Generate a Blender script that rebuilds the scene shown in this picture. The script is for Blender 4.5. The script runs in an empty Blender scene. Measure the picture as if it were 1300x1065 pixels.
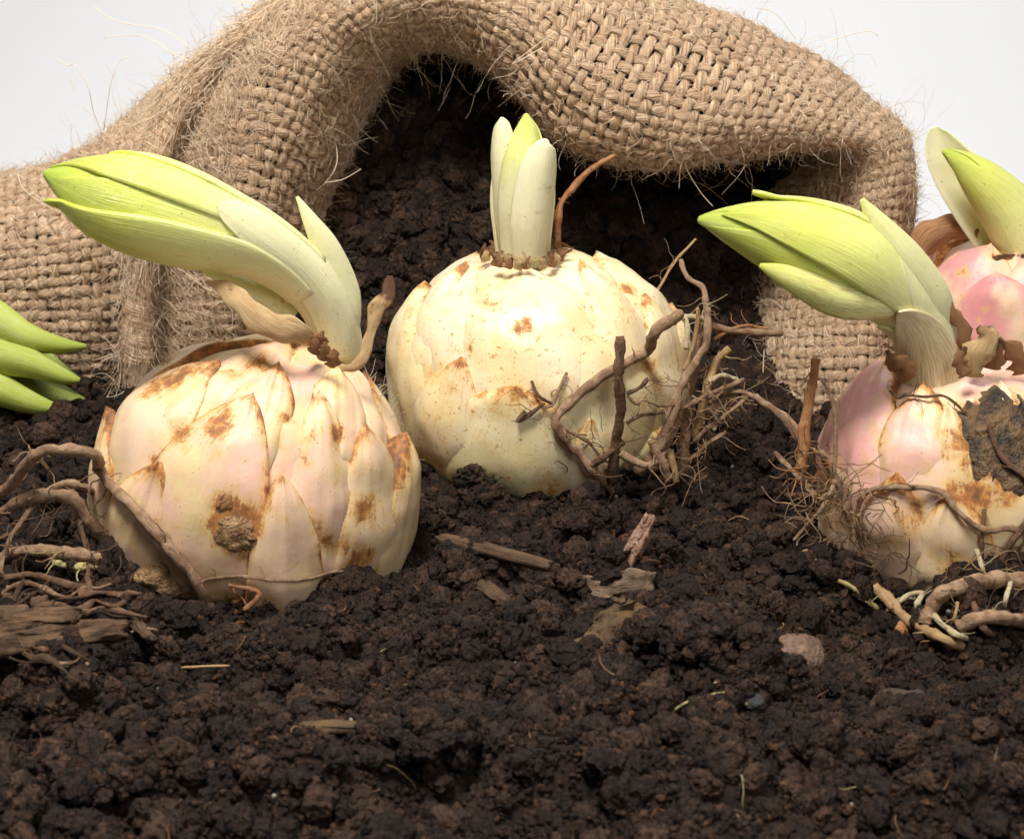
import bpy, math, random
import numpy as np
from mathutils import Vector, Matrix, Euler

rng = np.random.default_rng(11)
random.seed(11)
S = 0.01                       # everything below is laid out in centimetres
scene = bpy.context.scene
COL = scene.collection

# ------------------------------------------------------------------ camera
CAM_H, PITCH, F = 11.0, math.radians(15.0), 2167.0     # cm, rad, focal length in photo pixels
cam_d = bpy.data.cameras.new('camera'); cam = bpy.data.objects.new('camera', cam_d); COL.objects.link(cam)
cam.location = (0, 0, CAM_H*S); cam.rotation_euler = (math.pi/2-PITCH, 0, 0)
cam_d.sensor_width = 36; cam_d.lens = 36*F/1300
cam_d.clip_start = 0.005; cam_d.clip_end = 20
cam_d.dof.use_dof = True; cam_d.dof.focus_distance = 0.335; cam_d.dof.aperture_fstop = 60
scene.camera = cam

# ------------------------------------------------------------------ light
world = bpy.data.worlds.new('World'); scene.world = world; world.use_nodes = True
world.node_tree.nodes['Background'].inputs[0].default_value = (1, 1, 1, 1)
world.node_tree.nodes['Background'].inputs[1].default_value = 0.055

def area_lamp(name, loc, target, size, power, color=(1, 1, 1)):
    d = bpy.data.lights.new(name, 'AREA'); d.shape = 'RECTANGLE'
    d.size, d.size_y = size[0]*S, size[1]*S; d.energy = power; d.color = color
    o = bpy.data.objects.new(name, d); COL.objects.link(o)
    o.location = Vector(loc)*S
    o.rotation_euler = (Vector(target)-Vector(loc)).to_track_quat('-Z', 'Y').to_euler()
    return o
area_lamp('key_softbox', (-8, 14, 50), (0, 35, 3), (14, 14), 4.3, (1, 0.97, 0.93))
area_lamp('fill_softbox', (16, -4, 28), (2, 34, 3), (16, 16), 0.6, (1, 0.98, 0.96))
area_lamp('backdrop_softbox', (12, 72, 75), (4, 92, 12), (70, 30), 3.0, (0.98, 0.99, 1))

vs = scene.view_settings
vs.view_transform = 'Standard'; vs.look = 'None'; vs.exposure = 0.0; vs.gamma = 1.0; vs.use_curve_mapping = False

# ------------------------------------------------------------------ helpers: pixels to points (cm)
CAM = np.array([0, 0, CAM_H])
FWD = np.array([0, math.cos(PITCH), -math.sin(PITCH)]); UP = np.array([0, math.sin(PITCH), math.cos(PITCH)]); RT = np.array([1., 0, 0])
def ray(px, py):
    return FWD + (px-650)/F*RT - (py-532.5)/F*UP
def at(px, py, Y):
    d = ray(px, py); return CAM + d*(Y/d[1])
def unit(v):
    v = np.asarray(v, float); return v/np.maximum(np.linalg.norm(v, axis=-1, keepdims=True), 1e-12)

# vectorised Perlin noise
_perm = np.random.default_rng(3).permutation(256); _perm = np.concatenate([_perm, _perm])
_g = unit(np.random.default_rng(4).normal(size=(256, 3)))
def perlin(p):
    p = np.asarray(p, float); i = np.floor(p).astype(int); f = p-i; i &= 255
    u = f*f*f*(f*(f*6-15)+10); out = 0
    for dx in (0, 1):
        for dy in (0, 1):
            for dz in (0, 1):
                h = _perm[_perm[_perm[(i[..., 0]+dx) & 255]+((i[..., 1]+dy) & 255)]+((i[..., 2]+dz) & 255)]
                w = (u[..., 0] if dx else 1-u[..., 0])*(u[..., 1] if dy else 1-u[..., 1])*(u[..., 2] if dz else 1-u[..., 2])
                out = out + w*np.sum(_g[h]*(f-np.array([dx, dy, dz])), -1)
    return out
def fbm(p, oct=4, gain=0.5):
    p = np.asarray(p, float); a, s, out = 1.0, 1.0, 0
    for k in range(oct):
        out = out + a*perlin(p*s+17.3*k); a *= gain; s *= 2.03
    return out
def sstep(a, b, x):
    t = np.clip((np.asarray(x, float)-a)/(b-a), 0, 1); return t*t*(3-2*t)
def catmull(P, n):
    """resample a polyline (any columns) to n points with a Catmull-Rom spline"""
    P = np.asarray(P, float); m = len(P)
    if m == 2: P = np.array([P[0], (P[0]+P[1])/2, P[1]]); m = 3
    s = np.linspace(0, m-1, n); i = np.clip(s.astype(int), 0, m-2); t = (s-i)[:, None]
    a = P[np.maximum(i-1, 0)]; b = P[i]; c = P[i+1]; d = P[np.minimum(i+2, m-1)]
    return 0.5*((2*b)+(c-a)*t+(2*a-5*b+4*c-d)*t*t+(3*b-a-3*c+d)*t**3)

# ------------------------------------------------------------------ helpers: objects
def mk(name, V, Fs, mat, parent=None, attrs=None, uv=None, smooth=True, origin=(0, 0, 0)):
    """one mesh object from vertices in cm (world), stored relative to its origin (cm)"""
    me = bpy.data.meshes.new(name)
    V = (np.asarray(V, float)-np.asarray(origin, float))*S
    if isinstance(Fs, np.ndarray):
        k = Fs.shape[1]; n = len(Fs)
        me.vertices.add(len(V)); me.vertices.foreach_set('co', V.astype(np.float32).ravel())
        me.loops.add(n*k); me.loops.foreach_set('vertex_index', Fs.astype(np.int32).ravel())
        me.polygons.add(n); me.polygons.foreach_set('loop_start', np.arange(0, n*k, k, dtype=np.int32))
        me.polygons.foreach_set('loop_total', np.full(n, k, np.int32))
        me.update(calc_edges=True); me.validate()
    else:
        me.from_pydata(V.tolist(), [], Fs)
    if smooth: me.polygons.foreach_set('use_smooth', np.ones(len(me.polygons), bool))
    if attrs:
        for k, v in attrs.items():
            a = me.attributes.new(k, 'FLOAT', 'POINT'); a.data.foreach_set('value', np.broadcast_to(np.asarray(v, np.float32), (len(V),)).copy())
    if uv is not None:
        a = me.attributes.new('st', 'FLOAT_VECTOR', 'POINT')
        q = np.zeros((len(V), 3), np.float32); q[:, :2] = uv; a.data.foreach_set('vector', q.ravel())
    me.materials.append(mat)
    o = bpy.data.objects.new(name, me); COL.objects.link(o)
    if parent is not None: o.parent = parent
    else: o.location = Vector(origin)*S
    return o
def thing(name, label, cat, loc, group=None):
    o = bpy.data.objects.new(name, None); COL.objects.link(o); o.empty_display_size = 0.01
    o.location = Vector(loc)*S; o['label'] = label; o['category'] = cat; o['o'] = 0
    del o['o']
    if group: o['group'] = group
    return o
def grid_faces(na, nb, off=0, close=False):
    """quads of an nb x na grid (index = j*na+i)"""
    i = np.arange(na if close else na-1); j = np.arange(nb-1)
    I, J = np.meshgrid(i, j); I = I.ravel(); J = J.ravel(); I2 = (I+1) % na
    return np.stack([J*na+I, J*na+I2, (J+1)*na+I2, (J+1)*na+I], 1)+off
def frames(P):
    T = unit(np.gradient(P, axis=0)); n = len(P)
    ref = np.array([0, 0, 1.]) if abs(T[0][2]) < 0.9 else np.array([1., 0, 0])
    N = np.zeros_like(P); N[0] = unit(np.cross(T[0], ref))
    for k in range(1, n):
        v = N[k-1]-T[k]*np.dot(N[k-1], T[k]); N[k] = unit(v)
    return T, N, np.cross(T, N)
def tube(P, R, sides=8, rough=0.0, seed=0, cap=True):
    """vertices, quad faces, st (cm along, 0..1 around) of a tapering tube"""
    P = np.asarray(P, float); R = np.asarray(R, float); n = len(P)
    T, N, B = frames(P)
    a = np.arange(sides)*2*np.pi/sides
    D = np.cos(a)[None, :, None]*N[:, None]+np.sin(a)[None, :, None]*B[:, None]
    V = P[:, None]+D*R[:, None, None]
    if rough: V = V+D*(rough*R[:, None]*(fbm(V*4.0+seed*7.1, 3)+0.6*perlin(V*14+seed))*1.0)[..., None]
    V = V.reshape(-1, 3); Fq = grid_faces(sides, n, close=True)
    L = np.concatenate([[0], np.cumsum(np.linalg.norm(np.diff(P, axis=0), axis=1))])
    st = np.stack([np.repeat(L, sides), np.tile(np.arange(sides)/sides, n)], 1)
    if cap:
        V = np.concatenate([V, P[:1], P[-1:]+T[-1:]*R[-1]*0.5]); m = n*sides
        st = np.concatenate([st, [[0, 0], [L[-1], 0]]])
        k = np.arange(sides); k2 = (k+1) % sides; e = (n-1)*sides
        Fq = np.concatenate([Fq, np.stack([k2, k, np.full(sides, m), np.full(sides, m)], 1), np.stack([e+k, e+k2, np.full(sides, m+1), np.full(sides, m+1)], 1)])
    return V, Fq, st
def faces_list(Fq):
    return [tuple(dict.fromkeys(f)) for f in Fq.tolist()]

# ------------------------------------------------------------------ helpers: materials
class Mat:
    def __init__(s, name):
        s.m = bpy.data.materials.new(name); s.m.use_nodes = True; s.nt = s.m.node_tree
        s.b = s.nt.nodes['Principled BSDF']
        tc = s.n('ShaderNodeTexCoord'); mp = s.n('ShaderNodeVectorMath', operation='SCALE'); mp.inputs['Scale'].default_value = 100
        s.l(tc.outputs['Object'], mp.inputs[0]); s.co = mp.outputs[0]
    def n(s, t, **k):
        x = s.nt.nodes.new(t)
        for a, b in k.items(): setattr(x, a, b)
        return x
    def l(s, a, b): s.nt.links.new(a, b)
    def noise(s, scale, detail=3, rough=0.55, co=None, dist=0.0):
        x = s.n('ShaderNodeTexNoise'); x.inputs['Scale'].default_value = scale; x.inputs['Detail'].default_value = detail
        x.inputs['Roughness'].default_value = rough; x.inputs['Distortion'].default_value = dist
        s.l(co if co is not None else s.co, x.inputs['Vector']); return x.outputs['Fac']
    def attr(s, name, kind='GEOMETRY'):
        x = s.n('ShaderNodeAttribute', attribute_name=name, attribute_type=kind); return x.outputs['Fac']
    def math(s, op, a, b=None, clamp=False):
        x = s.n('ShaderNodeMath', operation=op, use_clamp=clamp)
        for k, v in enumerate((a, b)):
            if v is None: continue
            if isinstance(v, (int, float)): x.inputs[k].default_value = v
            else: s.l(v, x.inputs[k])
        return x.outputs[0]
    def rng(s, v, a, b, c=0.0, d=1.0):
        x = s.n('ShaderNodeMapRange', interpolation_type='SMOOTHSTEP')
        s.l(v, x.inputs[0])
        for k, q in enumerate((a, b, c, d)): x.inputs[k+1].default_value = q
        return x.outputs[0]
    def mix(s, f, a, b):
        x = s.n('ShaderNodeMix', data_type='RGBA')
        if isinstance(f, (int, float)): x.inputs[0].default_value = f
        else: s.l(f, x.inputs[0])
        for k, v in ((6, a), (7, b)):
            if isinstance(v, tuple): x.inputs[k].default_value = (*v, 1)
            else: s.l(v, x.inputs[k])
        return x.outputs[2]
    def ramp(s, f, stops):
        x = s.n('ShaderNodeValToRGB'); s.l(f, x.inputs[0]); e = x.color_ramp.elements
        while len(e) < len(stops): e.new(0.5)
        for k, (p, c) in enumerate(stops): e[k].position = p; e[k].color = (*c, 1)
        return x.outputs[0]
    def stretch(s, sx, sy):
        a = s.n('ShaderNodeAttribute', attribute_name='st'); m = s.n('ShaderNodeVectorMath', operation='MULTIPLY')
        s.l(a.outputs['Vector'], m.inputs[0]); m.inputs[1].default_value = (sx, sy, 1); return m.outputs[0]
    def done(s, col, rough=0.6, bump=None, strength=0.5, dist=0.02, sss=0.0, rad=(1, 0.5, 0.3), sscale=0.3, spec=0.5):
        if isinstance(col, tuple): s.b.inputs['Base Color'].default_value = (*col, 1)
        else: s.l(col, s.b.inputs['Base Color'])
        if isinstance(rough, (int, float)): s.b.inputs['Roughness'].default_value = rough
        else: s.l(rough, s.b.inputs['Roughness'])
        s.b.inputs['Specular IOR Level'].default_value = spec
        if bump is not None:
            x = s.n('ShaderNodeBump'); x.inputs['Strength'].default_value = strength; x.inputs['Distance'].default_value = dist*S
            s.l(bump, x.inputs['Height']); s.l(x.outputs[0], s.b.inputs['Normal'])
        if sss:
            s.b.inputs['Subsurface Weight'].default_value = sss; s.b.inputs['Subsurface Radius'].default_value = rad
            s.b.inputs['Subsurface Scale'].default_value = sscale*S
        return s.m

def m_backdrop():
    m = Mat('white paper'); return m.done(m.mix(m.noise(0.3), (0.80, 0.80, 0.80), (0.82, 0.82, 0.82)), 0.9, spec=0.1)
def m_scale(name, cream, pale, pinkc, speck=0.0):
    m = Mat(name)
    nA = m.noise(0.9, 3); nB = m.noise(3.2, 5, 0.65, dist=0.4); nC = m.noise(22, 4, 0.7); nD = m.noise(7.5, 3, 0.6)
    c = m.mix(m.rng(nA, 0.35, 0.65), cream, pale)
    pk = m.math('MULTIPLY', m.attr('pink'), m.rng(m.noise(0.9, 3), 0.32, 0.60), True)
    c = m.mix(pk, c, pinkc)
    c = m.mix(m.math('MULTIPLY', m.attr('green'), 0.75, True), c, (0.66, 0.62, 0.16))
    # faint lengthwise veins and pale blotches
    v = m.noise(6, 3, 0.6, m.stretch(0.25, 26))
    c = m.mix(m.rng(v, 0.5, 0.8, 0, 0.38), c, (0.62, 0.40, 0.20))
    # rusty stains: mask from the mesh, broken up by noise
    a = m.math('ADD', m.attr('stain'), m.math('MULTIPLY', m.math('SUBTRACT', nB, 0.5), 1.25))
    a = m.math('ADD', a, m.math('MULTIPLY', m.math('SUBTRACT', nC, 0.5), 0.55))
    a = m.math('ADD', a, m.math('MULTIPLY', m.math('SUBTRACT', m.noise(1.25, 4, 0.6, dist=0.8), 0.50), 1.55))
    a = m.math('ADD', a, m.math('MULTIPLY', m.math('SUBTRACT', m.noise(4, 4, 0.65, m.stretch(0.45, 6)), 0.5), 0.85))
    st = m.rng(a, 0.38, 0.74)
    sc = m.ramp(m.math('ADD', m.math('MULTIPLY', a, 0.6), m.math('MULTIPLY', m.math('SUBTRACT', nD, 0.5), 1.1)), [(0.2, (0.66, 0.34, 0.08)), (0.45, (0.40, 0.145, 0.03)), (0.75, (0.13, 0.05, 0.02))])
    halo = m.rng(a, 0.02, 0.5, 0, 0.62)
    c = m.mix(halo, c, (0.72, 0.46, 0.17))
    c = m.mix(m.math('MULTIPLY', st, 0.93), c, sc)
    if speck:
        s1 = m.rng(m.math('ADD', nD, m.math('MULTIPLY', m.math('SUBTRACT', nC, 0.5), 0.4)), 0.625, 0.69, 0, speck)
        c = m.mix(s1, c, (0.50, 0.25, 0.05))
    dd = m.math('ADD', m.attr('dirt'), m.math('ADD', m.math('MULTIPLY', m.math('SUBTRACT', m.noise(4.5, 5, 0.7), 0.5), 1.6), m.math('MULTIPLY', m.math('SUBTRACT', nC, 0.5), 0.8)))
    c = m.mix(m.rng(dd, 0.55, 0.85, 0, 0.9), c, (0.045, 0.024, 0.013))
    # soil specks
    dsp = m.rng(m.noise(17, 2, 0.5), 0.715, 0.75, 0, 0.8)
    c = m.mix(dsp, c, (0.10, 0.06, 0.04))
    h = m.math('ADD', m.math('MULTIPLY', nC, 0.16), m.math('ADD', m.math('MULTIPLY', nB, 0.6), m.math('MULTIPLY', v, 0.25)))
    h = m.math('SUBTRACT', h, m.math('MULTIPLY', st, 0.35))
    return m.done(c, m.rng(st, 0, 1, 0.37, 0.70), h, 0.40, 0.05, sss=0.32, rad=(1, 0.55, 0.25), sscale=0.16, spec=0.5)
def m_leaf(name, stops, streak=(0.40, 0.21, 0.08), amt=0.38):
    m = Mat(name)
    g = m.math('ADD', m.attr('g'), m.math('MULTIPLY', m.math('SUBTRACT', m.noise(1.5, 3), 0.5), 0.16), True)
    c = m.ramp(g, stops)
    v = m.noise(5, 3, 0.6, m.stretch(0.16, 13))
    c = m.mix(m.rng(v, 0.50, 0.70, 0, 0.55), c, m.mix(0.6, c, (0.82, 0.85, 0.40)))
    c = m.mix(m.rng(v, 0.48, 0.30, 0, 0.45), c, m.mix(0.4, c, (0.48, 0.42, 0.08)))
    br = m.rng(m.math('ADD', m.noise(2.2, 4, 0.65), m.math('MULTIPLY', m.noise(12, 3), 0.25)), 0.74, 0.86, 0, 0.45); c = m.mix(br, c, (0.42, 0.30, 0.09))
    k = m.math('MULTIPLY', m.attr('streak'), m.rng(m.noise(6, 3, 0.6, m.stretch(0.35, 7)), 0.45, 0.70, 0, 1), True)
    c = m.mix(m.math('MULTIPLY', k, amt*2.2, True), c, streak)
    d = m.rng(m.noise(15, 2, 0.5), 0.73, 0.76, 0, 0.7); c = m.mix(d, c, (0.12, 0.08, 0.04))
    h = m.math('ADD', v, m.math('MULTIPLY', m.noise(9, 3), 0.5))
    return m.done(c, m.rng(m.noise(4, 3), 0.35, 0.65, 0.28, 0.45), h, 0.55, 0.045, sss=0.30, rad=(0.8, 0.9, 0.25), sscale=0.14, spec=0.5)
def m_dry(name, a=(0.62, 0.42, 0.20), b=(0.36, 0.19, 0.07)):
    m = Mat(name); v = m.noise(5, 4, 0.65, m.stretch(0.4, 9)); n = m.noise(4, 4)
    c = m.mix(m.rng(v, 0.40, 0.62), a, b); c = m.mix(m.rng(m.math('ADD', n, m.math('MULTIPLY', m.attr('stain'), 0.5)), 0.62, 0.85), c, (0.13, 0.06, 0.03))
    return m.done(c, 0.55, v, 0.8, 0.05, sss=0.15, sscale=0.1, spec=0.3)
def m_root(name, a, b, dark=(0.07, 0.035, 0.018)):
    m = Mat(name); v = m.noise(4, 4, 0.65, m.stretch(0.9, 5)); n = m.noise(5, 4, 0.6); f = m.noise(40, 2)
    c = m.mix(m.rng(n, 0.38, 0.64), a, b); c = m.mix(m.rng(v, 0.53, 0.72, 0, 0.8), c, dark)
    c = m.mix(m.rng(f, 0.70, 0.76, 0, 0.7), c, (0.62, 0.50, 0.36))
    h = m.math('ADD', m.math('MULTIPLY', v, 0.9), m.math('MULTIPLY', m.noise(18, 4), 0.6))
    return m.done(c, 0.62, h, 0.9, 0.05, spec=0.35)
def m_soil(name, inst):
    m = Mat(name)
    if inst:
        ge = m.n('ShaderNodeNewGeometry'); vm = m.n('ShaderNodeVectorMath', operation='SCALE'); vm.inputs['Scale'].default_value = 100
        m.l(ge.outputs['Position'], vm.inputs[0]); m.co = vm.outputs[0]
    n1 = m.noise(1.1, 4); n2 = m.noise(9, 5, 0.7); n3 = m.noise(30, 3, 0.7)
    c = m.mix(m.rng(n2, 0.3, 0.7), (0.003, 0.0014, 0.0008), (0.028, 0.0135, 0.0075))
    c = m.mix(m.rng(n1, 0.45, 0.7, 0, 0.6), c, (0.034, 0.018, 0.010))
    if inst:
        t = m.attr('tone', 'INSTANCER')
        c = m.mix(m.rng(t, 0.0, 1.0), c, m.mix(m.rng(n2, 0.3, 0.75), (0.016, 0.007, 0.003), (0.120, 0.062, 0.034)))
        c = m.mix(m.rng(t, 1.5, 2.0), c, (0.13, 0.058, 0.022))
        c = m.mix(m.rng(t, 2.5, 3.0), c, (0.50, 0.43, 0.34))
    c = m.mix(m.rng(n3, 0.68, 0.76, 0, 0.7), c, (0.20, 0.12, 0.075))
    h = m.math('ADD', m.math('MULTIPLY', n2, 1.0), m.math('MULTIPLY', n3, 0.5))
    return m.done(c, m.rng(n3, 0.40, 0.62, 0.85, 0.30), h, 1.0, 0.08, spec=0.28)
def m_yarn(name):
    m = Mat(name)
    a = m.n('ShaderNodeAttribute', attribute_name='st'); sp = m.n('ShaderNodeSeparateXYZ'); m.l(a.outputs['Vector'], sp.inputs[0])
    tw = m.math('ADD', m.math('MULTIPLY', sp.outputs['X'], 1.6), sp.outputs['Y'])
    cb = m.n('ShaderNodeCombineXYZ'); m.l(m.math('MULTIPLY', sp.outputs['X'], 0.35), cb.inputs[0]); m.l(m.math('MULTIPLY', tw, 2.4), cb.inputs[1])
    m.l(m.math('MULTIPLY', sp.outputs['Z'], 3.7), cb.inputs[2])
    v = m.noise(3.0, 4, 0.7, cb.outputs[0]); n = m.noise(1.3, 3); r = m.attr('tone')
    c = m.ramp(v, [(0.36, (0.28, 0.155, 0.075)), (0.5, (0.72, 0.47, 0.28)), (0.64, (0.98, 0.78, 0.55))])
    c = m.mix(m.rng(n, 0.4, 0.65, 0, 0.4), c, (0.60, 0.385, 0.225))
    c = m.mix(m.math('MULTIPLY', r, 0.45), c, (0.76, 0.54, 0.35))
    return m.done(c, 0.55, v, 1.0, 0.16, spec=0.3)
def m_fibre(name):
    m = Mat(name); c = m.mix(m.attr('tone'), (0.48, 0.31, 0.17), (0.90, 0.75, 0.55)); return m.done(c, 0.5, spec=0.3)
def m_plain(name, a, b, sc=3, rough=0.75, st=False, bs=1.0, bd=0.06, dark=(0.06, 0.035, 0.02)):
    m = Mat(name); n = m.noise(sc, 5, 0.65); v = m.noise(4, 4, 0.65, m.stretch(0.5, 5)) if st else m.noise(sc*3, 4)
    c = m.mix(m.rng(n, 0.35, 0.65), a, b); c = m.mix(m.rng(v, 0.54, 0.75, 0, 0.75), c, dark)
    return m.done(c, rough, m.math('ADD', v, n), bs, bd, spec=0.3)

M_BACK = m_backdrop()
M_SC1 = m_scale('cream pink bulb scale', (0.80, 0.61, 0.33), (0.84, 0.69, 0.44), (0.78, 0.44, 0.36))
M_SC2 = m_scale('ivory bulb scale', (0.82, 0.67, 0.36), (0.85, 0.75, 0.50), (0.82, 0.58, 0.44), speck=0.75)
M_SC3 = m_scale('rosy bulb scale', (0.78, 0.60, 0.34), (0.82, 0.66, 0.42), (0.78, 0.40, 0.37))
M_SC4 = m_scale('deep pink bulb scale', (0.76, 0.56, 0.38), (0.76, 0.52, 0.38), (0.66, 0.28, 0.28))
ST = [(0.0, (0.88, 0.83, 0.52)), (0.35, (0.84, 0.82, 0.36)), (0.65, (0.62, 0.66, 0.11)), (1.0, (0.36, 0.47, 0.035))]
M_LEAF = m_leaf('lime shoot', ST)
M_LEAFW = m_leaf('white shoot', [(0.0, (0.88, 0.81, 0.52)), (0.5, (0.86, 0.82, 0.50)), (0.75, (0.72, 0.74, 0.24)), (1.0, (0.55, 0.62, 0.08))])
M_LEAFG = m_leaf('green shoot', [(0.0, (0.50, 0.55, 0.10)), (0.6, (0.33, 0.41, 0.04)), (1.0, (0.20, 0.28, 0.02))])
M_DRY = m_dry('dry tunic', (0.68, 0.49, 0.26), (0.46, 0.27, 0.11)); M_SHEATH = m_dry('papery sheath', (0.88, 0.77, 0.50), (0.72, 0.52, 0.26)); M_DRYB = m_dry('brown tunic', (0.40, 0.21, 0.09), (0.22, 0.10, 0.04))
M_RB = m_root('brown root', (0.27, 0.155, 0.085), (0.45, 0.29, 0.17))
M_RD = m_root('dark root', (0.13, 0.068, 0.036), (0.22, 0.12, 0.065))
M_RR = m_root('red root', (0.33, 0.13, 0.045), (0.44, 0.22, 0.09))
M_RT = m_root('tan root', (0.52, 0.34, 0.16), (0.42, 0.25, 0.11))
M_RP = m_root('pale root', (0.66, 0.56, 0.36), (0.58, 0.46, 0.26), (0.38, 0.24, 0.10))
M_RG = m_root('greenish root', (0.60, 0.54, 0.22), (0.56, 0.44, 0.18), (0.36, 0.24, 0.08))
M_SOIL = m_soil('soil', False); M_CRUMB = m_soil('soil crumb', True)
M_YARN = m_yarn('jute yarn'); M_FIB = m_fibre('jute fibre')
M_CLOTH = m_plain('jute cloth backing', (0.09, 0.052, 0.028), (0.15, 0.088, 0.048), 4)
M_BARK = m_plain('bark', (0.050, 0.026, 0.013), (0.135, 0.075, 0.036), 3, st=True, dark=(0.03, 0.018, 0.01))
M_BARKO = m_plain('ochre bark', (0.11, 0.062, 0.022), (0.055, 0.034, 0.019), 2.5)
M_TWIG = m_plain('dark twig', (0.070, 0.040, 0.022), (0.12, 0.070, 0.036), 3, st=True)
M_GOCH = m_plain('grey ochre bark', (0.20, 0.13, 0.075), (0.11, 0.072, 0.045), 4, st=True, dark=(0.04, 0.025, 0.015))
M_WOOD = m_plain('pinkish wood', (0.36, 0.215, 0.145), (0.25, 0.14, 0.09), 5, dark=(0.14, 0.07, 0.04))
M_STONE = m_plain('pinkish pebble', (0.11, 0.065, 0.043), (0.24, 0.15, 0.10), 5, dark=(0.08, 0.05, 0.035))
M_GREY = m_plain('grey pebble', (0.022, 0.022, 0.023), (0.045, 0.044, 0.043), 4)
M_CLOD = m_plain('mouldy clod', (0.035, 0.02, 0.012), (0.075, 0.045, 0.03), 5, dark=(0.22, 0.17, 0.13))
M_WHITE = m_plain('white grit', (0.70, 0.66, 0.60), (0.58, 0.52, 0.45), 6, dark=(0.35, 0.28, 0.2))
M_CORK = m_plain('corky scab', (0.48, 0.30, 0.15), (0.24, 0.125, 0.055), 5, bs=1.0, bd=0.12, dark=(0.06, 0.03, 0.015))
M_SCAB = m_plain('dark scab', (0.030, 0.024, 0.020), (0.17, 0.10, 0.045), 2.4, rough=0.45, bd=0.14, dark=(0.03, 0.022, 0.018))
def m_sfib():
    m = Mat('soil fibre'); return m.done(m.ramp(m.attr('tone'), [(0.0, (0.06, 0.03, 0.015)), (0.6, (0.20, 0.09, 0.035)), (0.9, (0.30, 0.19, 0.09)), (1.0, (0.45, 0.40, 0.18))]), 0.6, spec=0.3)
M_FSOIL = m_sfib()

# ------------------------------------------------------------------ bulb bodies (needed by the soil too)
class Bulb:
    def __init__(s, px, py, Y, axis, a, bt, bb, n=2.3, seed=0, nt=None):
        s.c = at(px, py, Y); s.ax = unit(axis); s.a, s.bt, s.bb, s.n, s.seed = a, bt, bb, n, seed; s.ntop = nt or n; s.step, s.tk = 0.115, 0.85; s.cd, s.cr = [], []; s.allst = []
        s.e1 = unit(np.cross(s.ax, [0.03, 1, 0.02])); s.e2 = np.cross(s.ax, s.e1)
    def r(s, d):
        w = d@s.ax; rho = np.sqrt(np.maximum(1-w*w, 0)); b = np.where(w > 0, s.bt, s.bb)
        e = np.where(w > 0, s.ntop, s.n); q = ((rho/s.a)**e+(np.abs(w)/b)**e)**(-1/e)
        return q*(1+0.035*perlin(d*1.6+s.seed*3.3)+0.02*perlin(d*3.5+s.seed))
    def hit(s, px, py):
        """direction (from the bulb's centre) where a pixel's ray meets the bulb; the nearest point if it misses"""
        d = unit(ray(px, py)); t = np.linspace(10, 70, 2400); P = CAM+t[:, None]*d
        v = P-s.c; L = np.linalg.norm(v, axis=1); dd = v/L[:, None]; g = L-s.r(dd)
        k = np.where(g < 0)[0]; k = k[0] if len(k) else np.argmin(g)
        return dd[k]
    def on(s, px, py, off=0.0):
        d = s.hit(px, py); return s.c+d*(s.r(d[None])[0]+off)
    def top(s, d):
        """radius of the outermost scale in a direction"""
        c = np.concatenate(s.cd); r = np.concatenate(s.cr); near = (c@d) > math.cos(0.055)
        return max(float(s.r(d[None])[0]), float(r[near].max()) if near.any() else 0.0)
    def inside(s, P, m=0.0):
        v = P-s.c; L = np.linalg.norm(v, axis=1); return L < s.r(v/np.maximum(L, 1e-6)[:, None])+m
B1 = Bulb(324, 612, 31.2, (0.50, -0.10, 0.85), 2.74, 2.86, 2.42, 2.2, 1, 1.85)
B2 = Bulb(683, 468, 36.0, (-0.08, -0.04, 1.0), 2.86, 2.46, 2.6, 2.3, 2, 2.1)
B3 = Bulb(1214, 604, 31.2, (-0.16, -0.06, 1.0), 2.42, 2.35, 2.1, 2.5, 3, 2.1)
B4 = Bulb(1292, 402, 37.9, (0.02, 0.0, 1.0), 2.32, 2.0, 2.95, 2.3, 4)
B5 = Bulb(-285, 425, 38.4, (0.93, 0.0, 0.36), 2.3, 2.6, 2.1, 2.3, 5)
B2.step, B2.tk = 0.105, 1.3; B3.step, B3.tk = 0.10, 0.9
BULBS = [B1, B2, B3, B4, B5]

# ------------------------------------------------------------------ the setting: backdrop and soil
n = 60; prof = [(-60, -0.35), (60, -0.35)]
for k in range(1, 25):
    t = k/24*math.pi/2; prof.append((60+40*math.sin(t), -0.35+40*(1-math.cos(t))))
prof.append((100, 160)); prof = np.array(prof)
V = np.array([[x, y, z] for (y, z) in prof for x in (-150, 150)])
o = mk('backdrop', V, grid_faces(2, len(prof)), M_BACK); o['kind'] = 'structure'

def soil_base(x, y):
    z = 0.02*sstep(20, 30, y)+0.75*sstep(30.0, 36, y)*(1-0.75*sstep(4.5, 7.0, x)*sstep(30, 36, y))
    z = z-0.30*np.exp(-((x+3.6)**2/9+(y-28.6)**2/3))
    m = sstep(-7.0, -4.6, x)*(1-sstep(6.0, 8.8, x))
    z = z+(8.7-3.4*sstep(0.5, 6, x))*sstep(38.3, 46.8, y)*m*(1-sstep(46.8, 49, y))
    edge = np.maximum(np.abs(x)/20.0, np.maximum((8.5-y)/1.5+1, (y-53)/1.5+1)); z = z-1.6*sstep(0.86, 1.05, edge+0.03*np.sin(x*2.1)+0.03*np.sin(y*1.7))
    return z
GS = 0.1
gx = np.arange(-21, 21.01, GS); gy = np.arange(7, 55.01, GS)
GX, GY = np.meshgrid(gx, gy)
p_ = np.stack([GX, GY, np.zeros_like(GX)], -1)
HB = soil_base(GX, GY); HM = HB+0.26*perlin(p_*0.5)+0.20*perlin(p_*1.05+5)-0.10
g2 = np.random.default_rng(21)
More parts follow.
